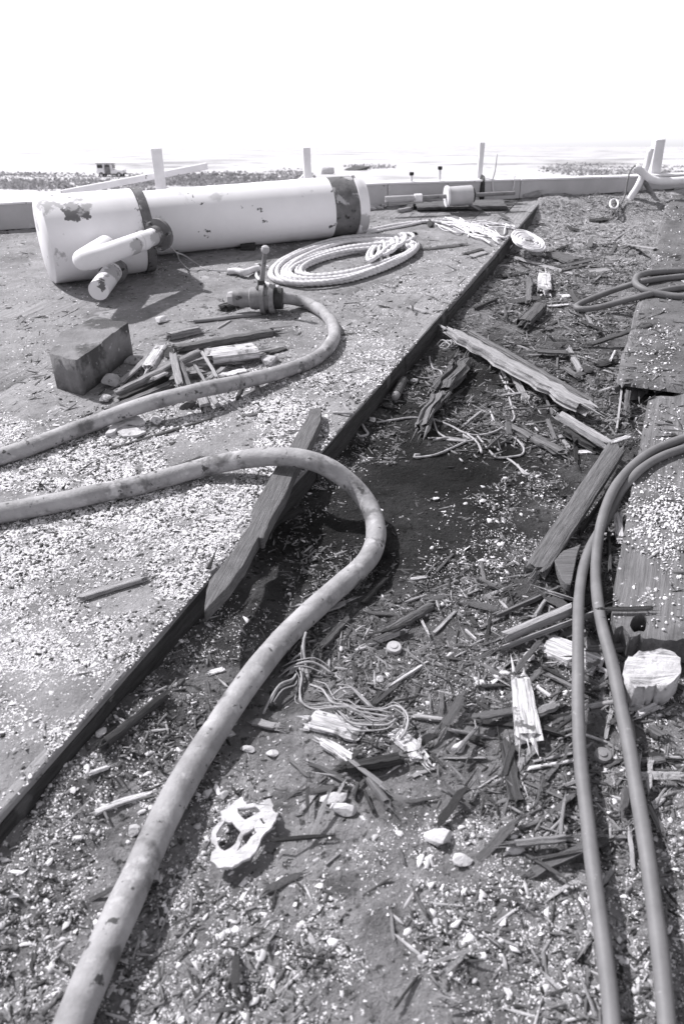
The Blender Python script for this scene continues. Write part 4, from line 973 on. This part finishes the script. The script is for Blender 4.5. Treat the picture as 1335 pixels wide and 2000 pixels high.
for (x, y, w, h, lab) in ((405, 1549, 16, 22, 'left of two round white stones above the holed flake'), (436, 1553, 20, 26, 'right of two round white stones above the holed flake'), (484, 1464, 28, 16, 'white knuckle-shaped stone right of the thick hose'), (530, 1470, 22, 20, 'angular white stone beside the knuckle-shaped one'),
                          (450, 1432, 20, 14, 'white stone close to the thick hose'), (742, 1325, 24, 16, 'white stone left of the pointed sliver'), (898, 1460, 34, 26, 'white stone in the open litter'), (1032, 1283, 20, 26, 'white stone under the lower pale board'), (655, 1172, 18, 12, 'white stone just outside the hose curve'),
                          (410, 1165, 20, 14, 'white stone at the foot of the step'), (858, 1640, 60, 44, 'broad white lump in the near foreground'), (1250, 1385, 40, 26, 'pale lump below the big crusted block'), (1010, 1660, 34, 26, 'pale lump at the bottom among sticks'), (900, 1680, 40, 28, 'white lump right of the broad one'), (850, 975, 14, 10, 'white pebble on the dark patch, left'), (942, 978, 14, 10, 'white pebble on the dark patch, right')):
    chunk('stone', lab, x, y, w, h, 'plaster', cat='stone')
for (x1, y1, x2, y2, w, t, lab) in ((1236, 1398, 1292, 1376, 24, 'white', 'pale chipped board below the big crusted block'), (1196, 1226, 1226, 1236, 22, 'pale', 'pale ragged board end under the outer cable'), (1085, 1302, 1122, 1276, 14, 'pale', 'pale offcut left of the inner cable below the paired boards'),
        (1050, 1420, 1112, 1440, 20, 'dark', 'dark soft slab left of the inner cable'), (1196, 1540, 1226, 1500, 16, 'mid', 'grey offcut tucked between the cables'), (880, 1420, 945, 1452, 18, 'dark', 'dark curved bark strip in the open litter'), (905, 1300, 968, 1268, 14, 'mid', 'grey offcut left of the lower pale board'),
        (700, 1440, 752, 1462, 13, 'mid', 'grey sliver between the white boards'), (560, 1480, 606, 1520, 12, 'mid', 'grey offcut left of the dark wedge'), (796, 1520, 848, 1500, 11, 'pale', 'pale offcut right of the dark wedge'), (1010, 1620, 1060, 1600, 13, 'mid', 'grey offcut near the bottom left of the inner cable'),
        (1262, 1560, 1300, 1640, 20, 'mid', 'grey board lying lowest on the right of the outer cable'), (930, 1130, 975, 1150, 12, 'mid', 'grey offcut near the foot of the broad plank'), (1015, 1180, 1058, 1158, 12, 'dark', 'dark offcut under the thin grey splinter'), (1180, 1330, 1172, 1372, 16, 'pale', 'pale stubby offcut between the cables')):
    W('offcut', lab, x1, y1, x2, y2, w, t, cat='offcut', jag=1.2, rough=.4)
# round plugs
for (x, y, r, m, lab) in ((768, 1264, 15, 'concrete_pale', 'pale round disc lying in the litter'), (1175, 1474, 17, 'iron', 'dark round bolt head between the cables')):
    p = G(x, y, .01); rr = r*depth(p)/F0
    d = empty('round_plug', G(x, y), lab, 'disc'); lathe('disc', p-Vector((0, 0, .02)), (.05, -.12, 1), [(0, rr*.9), (.02, rr), (.027, rr*.93)], m, d, 24)
    lathe('centre', p+Vector((0, -.001, .004)), (.05, -.12, 1), [(0, rr*.55), (.006, rr*.5)], m, d, 16)
# sticks between and beside the cables
for t in ((1066, 1316, 1126, 1346, 10, 'pale', 'pale stick left of the inner cable'), (1040, 1336, 1080, 1364, 8, 'white', 'white stick beside the upright white slab'), (1092, 1342, 1062, 1408, 12, 'mid', 'dark lath standing right of the white slab'),
          (1143, 1381, 1296, 1354, 12, 'pale', 'long pale lath crossing under the outer cable'), (1194, 1384, 1180, 1446, 13, 'pale', 'pale lath between the two cables'), (1026, 1502, 1126, 1484, 10, 'white', 'bright white lath left of the inner cable'), (1038, 1488, 1122, 1470, 7, 'pale', 'thinner pale lath above the bright white one'),
          (1020, 1526, 1112, 1566, 9, 'mid', 'grey stick below the bright white lath'), (1158, 1634, 1226, 1636, 13, 'pale', 'pale block-like lath between the cables at the bottom'), (1228, 1612, 1236, 1700, 13, 'pale', 'upright pale lath at the bottom beside the outer cable'), (1162, 1566, 1212, 1625, 7, 'pale', 'thin pale stick slanting between the cables'),
          (1082, 1640, 1098, 1592, 9, 'mid', 'grey splinter at the bottom left of the inner cable'), (1240, 1490, 1300, 1482, 18, 'mid', 'grey board right of the outer cable below the crossing lath'), (1232, 1398, 1240, 1450, 10, 'mid', 'grey sliver beside the outer cable'), (1095, 1390, 1096, 1452, 10, 'mid', 'grey lath left of the inner cable'), (1000, 1458, 1038, 1480, 12, 'mid', 'short grey stick at the foot of the white slab'),
          (1140, 1434, 1190, 1452, 5, 'white', 'thin white sliver above the dark bolt head'), (985, 1570, 1020, 1590, 7, 'pale', 'thin pale splinter below the sunken dark plank'), (860, 1540, 906, 1562, 9, 'mid', 'dark stick in the open foreground litter'), (1030, 1592, 1074, 1570, 7, 'mid', 'small grey stick left of the inner cable near the bottom'), (1120, 1310, 1190, 1350, 10, 'mid', 'grey splinter under both cables'), (1180, 1500, 1216, 1482, 12, 'mid', 'grey split piece right of the bolt head'),
          (980, 1670, 1030, 1650, 8, 'pale', 'pale stick beside a pale lump in the near foreground'), (1262, 1420, 1297, 1440, 24, 'mid', 'grey slab right of the outer cable above a grey board'), (1108, 1512, 1116, 1580, 9, 'dark', 'dark upright splinter left of the inner cable'), (868, 1500, 840, 1470, 8, 'dark', 'dark curl of wood right of the square-ended board'), (820, 1340, 800, 1380, 11, 'dark', 'dark upright chip above the pale lath'), (745, 1350, 725, 1375, 13, 'dark', 'dark short chip behind the roots'),
          (690, 1290, 694, 1330, 14, 'dark', 'dark upright chip right of the roots'), (635, 1690, 665, 1665, 7, 'pale', 'pale twig in the foreground right of the holed flake'), (780, 1655, 790, 1690, 8, 'mid', 'grey twig left of the broad white lump'), (990, 1240, 940, 1262, 6, 'mid', 'grey twig left of the pale boards'), (1075, 1195, 1072, 1215, 9, 'pale', 'short pale peg above the pair of boards'), (1110, 1175, 1112, 1150, 9, 'mid', 'short grey peg by the inner cable')):
    W('stick', t[6], t[0], t[1], t[2], t[3], t[4], t[5], cat='stick')

# ------------------------------------------------------------------ many more loose splinters, each lying by itself
SPM = [wood_mesh(1.0, random.uniform(.08, .24), random.uniform(.05, .10), 9, 6, 1.0, .35, random.choice([(1, 1), (.4, 1), (1, .4)]), random.uniform(-.02, .02)) for _ in range(20)]
TON = ['dark', 'dark', 'mid', 'mid', 'pale']
SPC = {}
for (n, x0, x1, y0, y1, l0, l1, lab, grp) in ((80, 960, 1230, 410, 640, .07, .24, 'short loose splinter in the far rotted strip beyond the long timber', 'splinters of the far strip'), (56, 880, 1210, 640, 890, .06, .20, 'short loose splinter lying round the long slanting timber', 'splinters round the long timber'),
        (100, 950, 1300, 1150, 1700, .05, .22, 'short loose splinter strewn about the two dark cables', 'splinters by the cables'), (66, 580, 960, 1150, 1640, .04, .18, 'short loose splinter in the litter right of the thick hose', 'splinters by the thick hose'), (16, 420, 900, 560, 780, .04, .10, 'short loose splinter on the open grey deck', 'splinters on the grey deck'),
        (34, 150, 1300, 1705, 1960, .05, .11, 'short loose splinter close to the viewer at the bottom', 'splinters at the bottom')):
    for _ in range(n):
        p = G(random.uniform(x0, x1), random.uniform(y0, y1), .006+random.choice((0, 0, .01, .022))); L = l0+(l1-l0)*random.random()**1.8
        mi = random.randrange(20); tn = random.choice(TON if y0 < 1000 else ['dark', 'mid', 'mid', 'mid', 'pale', 'pale', 'white']); key = (mi, tn)
        if key not in SPC:
            SPC[key] = SPM[mi].copy(); SPC[key].materials.append(M['wood_'+tn])
        o = bpy.data.objects.new('splinter', SPC[key]); C.objects.link(o); o.location = p; o.scale = (L, L*random.uniform(.6, 1.1), L*random.uniform(.6, 1.1))
        o.rotation_euler = (random.uniform(-.5, .5), random.uniform(-.2, .2), random.choice([random.uniform(0, 6.28), math.radians(random.gauss(35, 30))])); tag(o, {'dark': 'dark', 'mid': 'grey', 'pale': 'pale', 'white': 'whitish'}[tn]+' '+lab, 'splinter', {'dark': 'dark ', 'mid': 'grey ', 'pale': 'pale ', 'white': 'whitish '}[tn]+grp)

# ------------------------------------------------------------------ litter nobody could count
def templates(kind, n, seed):
    rs = np.random.RandomState(seed); T = []
    for _ in range(n):
        k = rs.randint(5, 7); a = np.sort(rs.uniform(0, 2*np.pi, k)) if kind != 'splint' else None
        if kind == 'splint':
            k = 5; base = np.array([[-.5, -.1], [-.1, -.5], [.5, -.15], [.35, .35], [-.3, .45]])+rs.uniform(-.16, .16, (5, 2))
            top = base*np.array([.9, .55])+rs.uniform(-.1, .1, (5, 2))
        elif kind == 'grit':
            k = 4; a = (np.arange(k)+rs.uniform(-.4, .4, k))*2*np.pi/k
            base = np.stack([np.cos(a), np.sin(a)], 1)*rs.uniform(.3, .6, (k, 1))
            T.append((np.concatenate([np.c_[base, -np.ones(k)*.5], [[rs.uniform(-.15, .15), rs.uniform(-.15, .15), .5]]]), [(i, (i+1) % k, k) for i in range(k)])); continue
        else:
            a = (np.arange(k)+rs.uniform(-.35, .35, k))*2*np.pi/k
            base = np.stack([np.cos(a), np.sin(a)], 1)*rs.uniform(.22, .62, (k, 1)); top = base*rs.uniform(.6, .95)+rs.uniform(-.08, .08, 2)
        V = np.concatenate([np.c_[base, -np.ones(k)*.5], np.c_[top, rs.uniform(.3, .6, k)]])
        F_ = [(i, (i+1) % k, k+(i+1) % k, k+i) for i in range(k)] + [tuple(range(k, 2*k))]
        T.append((V, F_))
    return T
def scatter(name, label, pts, size, aspect, thick, material, kind, seed, tone, parent=None, tilt=.35):
    rs = np.random.RandomState(seed); T = templates(kind, 7, seed); n = len(pts)
    which = rs.randint(0, 7, n); Vs = []; loops = []; starts = []; off = 0; ls = 0; tones = []
    for t in range(7):
        ii = np.where(which == t)[0]
        if not len(ii): continue
        V, F_ = T[t]; m = len(ii)
        sc = np.stack([size[ii]*aspect[ii], size[ii], thick[ii]], 1)
        L = V[None]*sc[:, None]
        tx, ty, rz = rs.normal(0, tilt, m), rs.normal(0, tilt, m), rs.uniform(0, 2*np.pi, m)
        L[..., 2] += L[..., 0]*np.tan(np.clip(tx, -.9, .9))[:, None]*.6 + L[..., 1]*np.tan(np.clip(ty, -.9, .9))[:, None]
        x = L[..., 0]*np.cos(rz)[:, None]-L[..., 1]*np.sin(rz)[:, None]; y = L[..., 0]*np.sin(rz)[:, None]+L[..., 1]*np.cos(rz)[:, None]
        Wd = np.stack([x, y, L[..., 2]], -1)+pts[ii][:, None]
        Wd[..., 2] += thick[ii][:, None]*.35
        nv = V.shape[0]; Vs.append(Wd.reshape(-1, 3)); tones.append(np.repeat(tone[ii], nv))
        base = off+np.arange(m)*nv
        fl = np.concatenate([np.array(f) for f in F_]); lens = np.array([len(f) for f in F_])
        loops.append((base[:, None]+fl[None]).reshape(-1))
        st = np.concatenate([[0], np.cumsum(lens)[:-1]]); tot = lens.sum()
        starts.append((ls+np.arange(m)[:, None]*tot+st[None]).reshape(-1)); ls += m*tot; off += m*nv
    V = np.concatenate(Vs); lo = np.concatenate(loops); st = np.concatenate(starts)
    me = bpy.data.meshes.new(name); me.vertices.add(len(V)); me.vertices.foreach_set('co', V.astype(np.float32).ravel())
    me.loops.add(len(lo)); me.loops.foreach_set('vertex_index', lo.astype(np.int32)); me.polygons.add(len(st)); me.polygons.foreach_set('loop_start', st.astype(np.int32))
    me.update(calc_edges=True); me.validate()
    a = me.attributes.new('tone', 'FLOAT', 'POINT'); a.data.foreach_set('value', np.concatenate(tones).astype(np.float32))
    o = obj(name, me, material); tag(o, label, kind='stuff'); return o
NPR = np.random.RandomState(4)
def field(n, zones, zsel, x0=-3.4, x1=4.2, y0=.3, y1=8.6, base=0.0, fall=3.2, break_up=True, amt=1.0):
    x = NPR.uniform(x0, x1, n); y = NPR.uniform(y0, y1, n)
    lft, rgt = is_left(x, y), is_right(x, y)
    sel = lft if zsel == 'left' else rgt if zsel == 'right' else ~(lft | rgt)
    x, y = x[sel], y[sel]; z = base_z(x, y)
    px, py = to_px(x, y, z); d = np.full(len(x), base)
    for (cx, cy, rx, ry, v) in zones:
        e = ((px-cx)/rx)**2+((py-cy)/ry)**2
        if v >= 0: d = np.maximum(d, v*np.clip(1.6*(1-e), 0, 1))
        else: d *= 1-np.clip(1.6*(1-e), 0, 1)*(-v)
    if break_up:
        d *= np.clip(.12+2.9*(vnoise(x*5, y*5, 31)-.22), .05, 1.6)*np.clip(.3+2.2*(vnoise(x*19, y*19, 32)-.22), .12, 1.5)
    dist = np.sqrt(x*x+y*y+2.5); d *= np.clip((fall/dist)**2, 0, 1)
    lim = (x-BA.x)*(-BD.y)+(y-BA.y)*BD.x
    k = (NPR.uniform(0, 1, len(x)) < d) & (lim < -.02) & (px > -120) & (px < 1460) & (py < 2120)
    return np.stack([x[k], y[k], z[k]], 1), dist[k]
A_ = 7.6*8.3
def litter_set(name, label, dens, zones, zsel, smin, smax, tlo, thi, material, kind, seed, asp=(.8, 1.5), th=.35, base=0.0, pw=2.2, fall=3.2, tilt=.35):
    p, d = field(int(dens*A_), zones, zsel, base=base, fall=fall)
    n = len(p); s = (smin+(smax-smin)*NPR.uniform(0, 1, n)**pw)*np.clip(d/2.6, 1, 1.3)
    asp_ = NPR.uniform(asp[0], asp[1], n); t = s*NPR.uniform(.6, 1.4, n)*th; tn = NPR.uniform(tlo, thi, n)
    scatter(name, label, p, s, asp_, t, material, kind, seed, tn, tilt=tilt); print(name, n)
LZ = [(300, 1060, 340, 240, 1.0), (120, 1150, 330, 330, 1.0), (500, 850, 210, 110, .8), (330, 880, 260, 70, .6), (560, 760, 130, 70, .4), (380, 800, 160, 60, .35), (660, 700, 170, 90, .2), (60, 900, 160, 120, .5), (860, 580, 200, 120, .10),
      (470, 1110, 70, 60, -.7), (330, 1230, 90, 70, -.75), (240, 1320, 80, 60, -.5), (520, 1010, 45, 60, -.5)]
litter_set('shell_grit', 'fine white shell grit strewn on the left deck', 75000, LZ, 'left', .002, .009, .75, 1.12, 'chips', 'grit', 11, base=.02, th=.3, pw=1.5, fall=2.9)
litter_set('shell_chips', 'countless white shell and paint chips strewn on the left deck', 6500, LZ, 'left', .005, .018, .6, 1.1, 'chips', 'chip', 1, base=.02, th=.2, pw=3, asp=(.8, 1.9))
litter_set('dark_crumbs', 'dark crumbs of rotten wood between the white chips', 8000, [(300, 1060, 400, 300, .8), (500, 820, 300, 120, .7), (700, 650, 300, 150, .12), (300, 600, 200, 100, .15)], 'left', .003, .012, .15, .9, 'litter', 'chip', 2, base=.04, asp=(1, 2.8), fall=3, pw=2.5, th=.25)
ZL2 = [(1000, 1010, 170, 120, .30), (930, 1090, 140, 80, .30), (880, 1230, 200, 90, .30), (960, 1380, 160, 110, .55), (600, 1480, 200, 90, .42), (430, 1630, 260, 130, .85), (850, 1660, 240, 90, .95), (700, 1600, 200, 90, .45), (1060, 1640, 150, 90, .55), (420, 1230, 150, 90, .32), (300, 1350, 140, 80, .4),
       (250, 1500, 150, 120, .3), (1120, 600, 140, 160, .14), (1150, 440, 160, 60, .25), (660, 930, 110, 60, .22), (640, 990, 60, 40, .2), (1160, 1400, 110, 220, .35), (700, 1850, 900, 230, .7), (60, 1650, 220, 260, .7), (1350, 1600, 160, 300, .5), (790, 1010, 200, 130, -.85), (900, 860, 190, 110, -.75), (840, 690, 100, 80, -.5)]
litter_set('shell_grit', 'fine white grit sprinkled over the rotted strip', 36000, ZL2, 'low', .002, .008, .6, 1.1, 'chips', 'grit', 12, base=.05, th=.4, pw=1.6, fall=3.0)
litter_set('shell_chips', 'white chips scattered over the dark rotted strip', 2600, ZL2, 'low', .005, .022, .6, 1.1, 'chips', 'chip', 3, base=.03, th=.18, pw=3.6, asp=(.8, 2.6))
litter_set('shell_chips', 'white chips lying on the right-hand planks', 22000, [(1285, 1010, 70, 110, .5), (1275, 1140, 60, 80, .25), (1280, 680, 50, 70, .2), (1300, 900, 60, 60, .3), (1280, 450, 60, 100, .2)], 'right', .003, .013, .75, 1.1, 'chips', 'chip', 4, base=.04, pw=3.5, th=.25)
ZD = [(1100, 1450, 250, 300, 1.0), (760, 1280, 260, 140, .8), (1130, 650, 200, 250, .8), (1000, 780, 220, 140, .6), (640, 1480, 200, 160, .5), (1180, 1120, 140, 150, .8), (850, 1880, 900, 220, .3), (1050, 520, 160, 100, .5), (1150, 420, 240, 80, -.8), (800, 1660, 400, 90, -.5), (880, 1170, 140, 60, .4), (350, 1380, 200, 120, .4), (790, 1010, 200, 130, -.93), (900, 880, 130, 60, -.6)]
litter_set('wood_litter', 'countless small dark splinters of rotten wood in the strip', 6500, ZD, 'low', .002, .010, .15, 1.2, 'litter', 'splint', 5, asp=(3, 13), th=.3, base=.08, fall=4.5, pw=2.4, tilt=.3)
litter_set('wood_litter', 'countless pale thin splinters lying in the rotted strip', 1200, ZD, 'low', .0012, .009, 1.2, 2.8, 'litter', 'splint', 9, asp=(3, 13), th=.4, base=.08, fall=4.5, pw=2.4, tilt=.3)
litter_set('wood_litter', 'pale dry wood fibres thick on the far end of the rotted strip', 5200, [(1130, 450, 170, 140, .9), (1130, 560, 130, 120, .4)], 'low', .002, .010, .9, 2.6, 'litter', 'splint', 13, asp=(2, 9), th=.3, base=0, fall=5, pw=2.0)
litter_set('mud_crumbs', 'dark crumbs of earth and bark covering the rotted strip', 22000, ZD, 'low', .002, .010, .12, 1.2, 'litter', 'splint', 6, asp=(1.2, 4), th=.35, base=.25, fall=3.4, pw=2.2)
litter_set('wood_litter', 'fine splinters scattered over the left deck', 300, [(300, 800, 400, 200, .8), (800, 520, 300, 140, .8)], 'left', .002, .009, .3, 2.0, 'litter', 'splint', 7, asp=(4, 14), th=.4, base=.3, fall=5)
litter_set('wood_litter', 'splinters and crumbs on the right-hand planks', 900, [(1280, 700, 80, 400, .5)], 'right', .002, .010, .15, 1.4, 'litter', 'splint', 8, asp=(2, 10), th=.4, base=.3, fall=5)
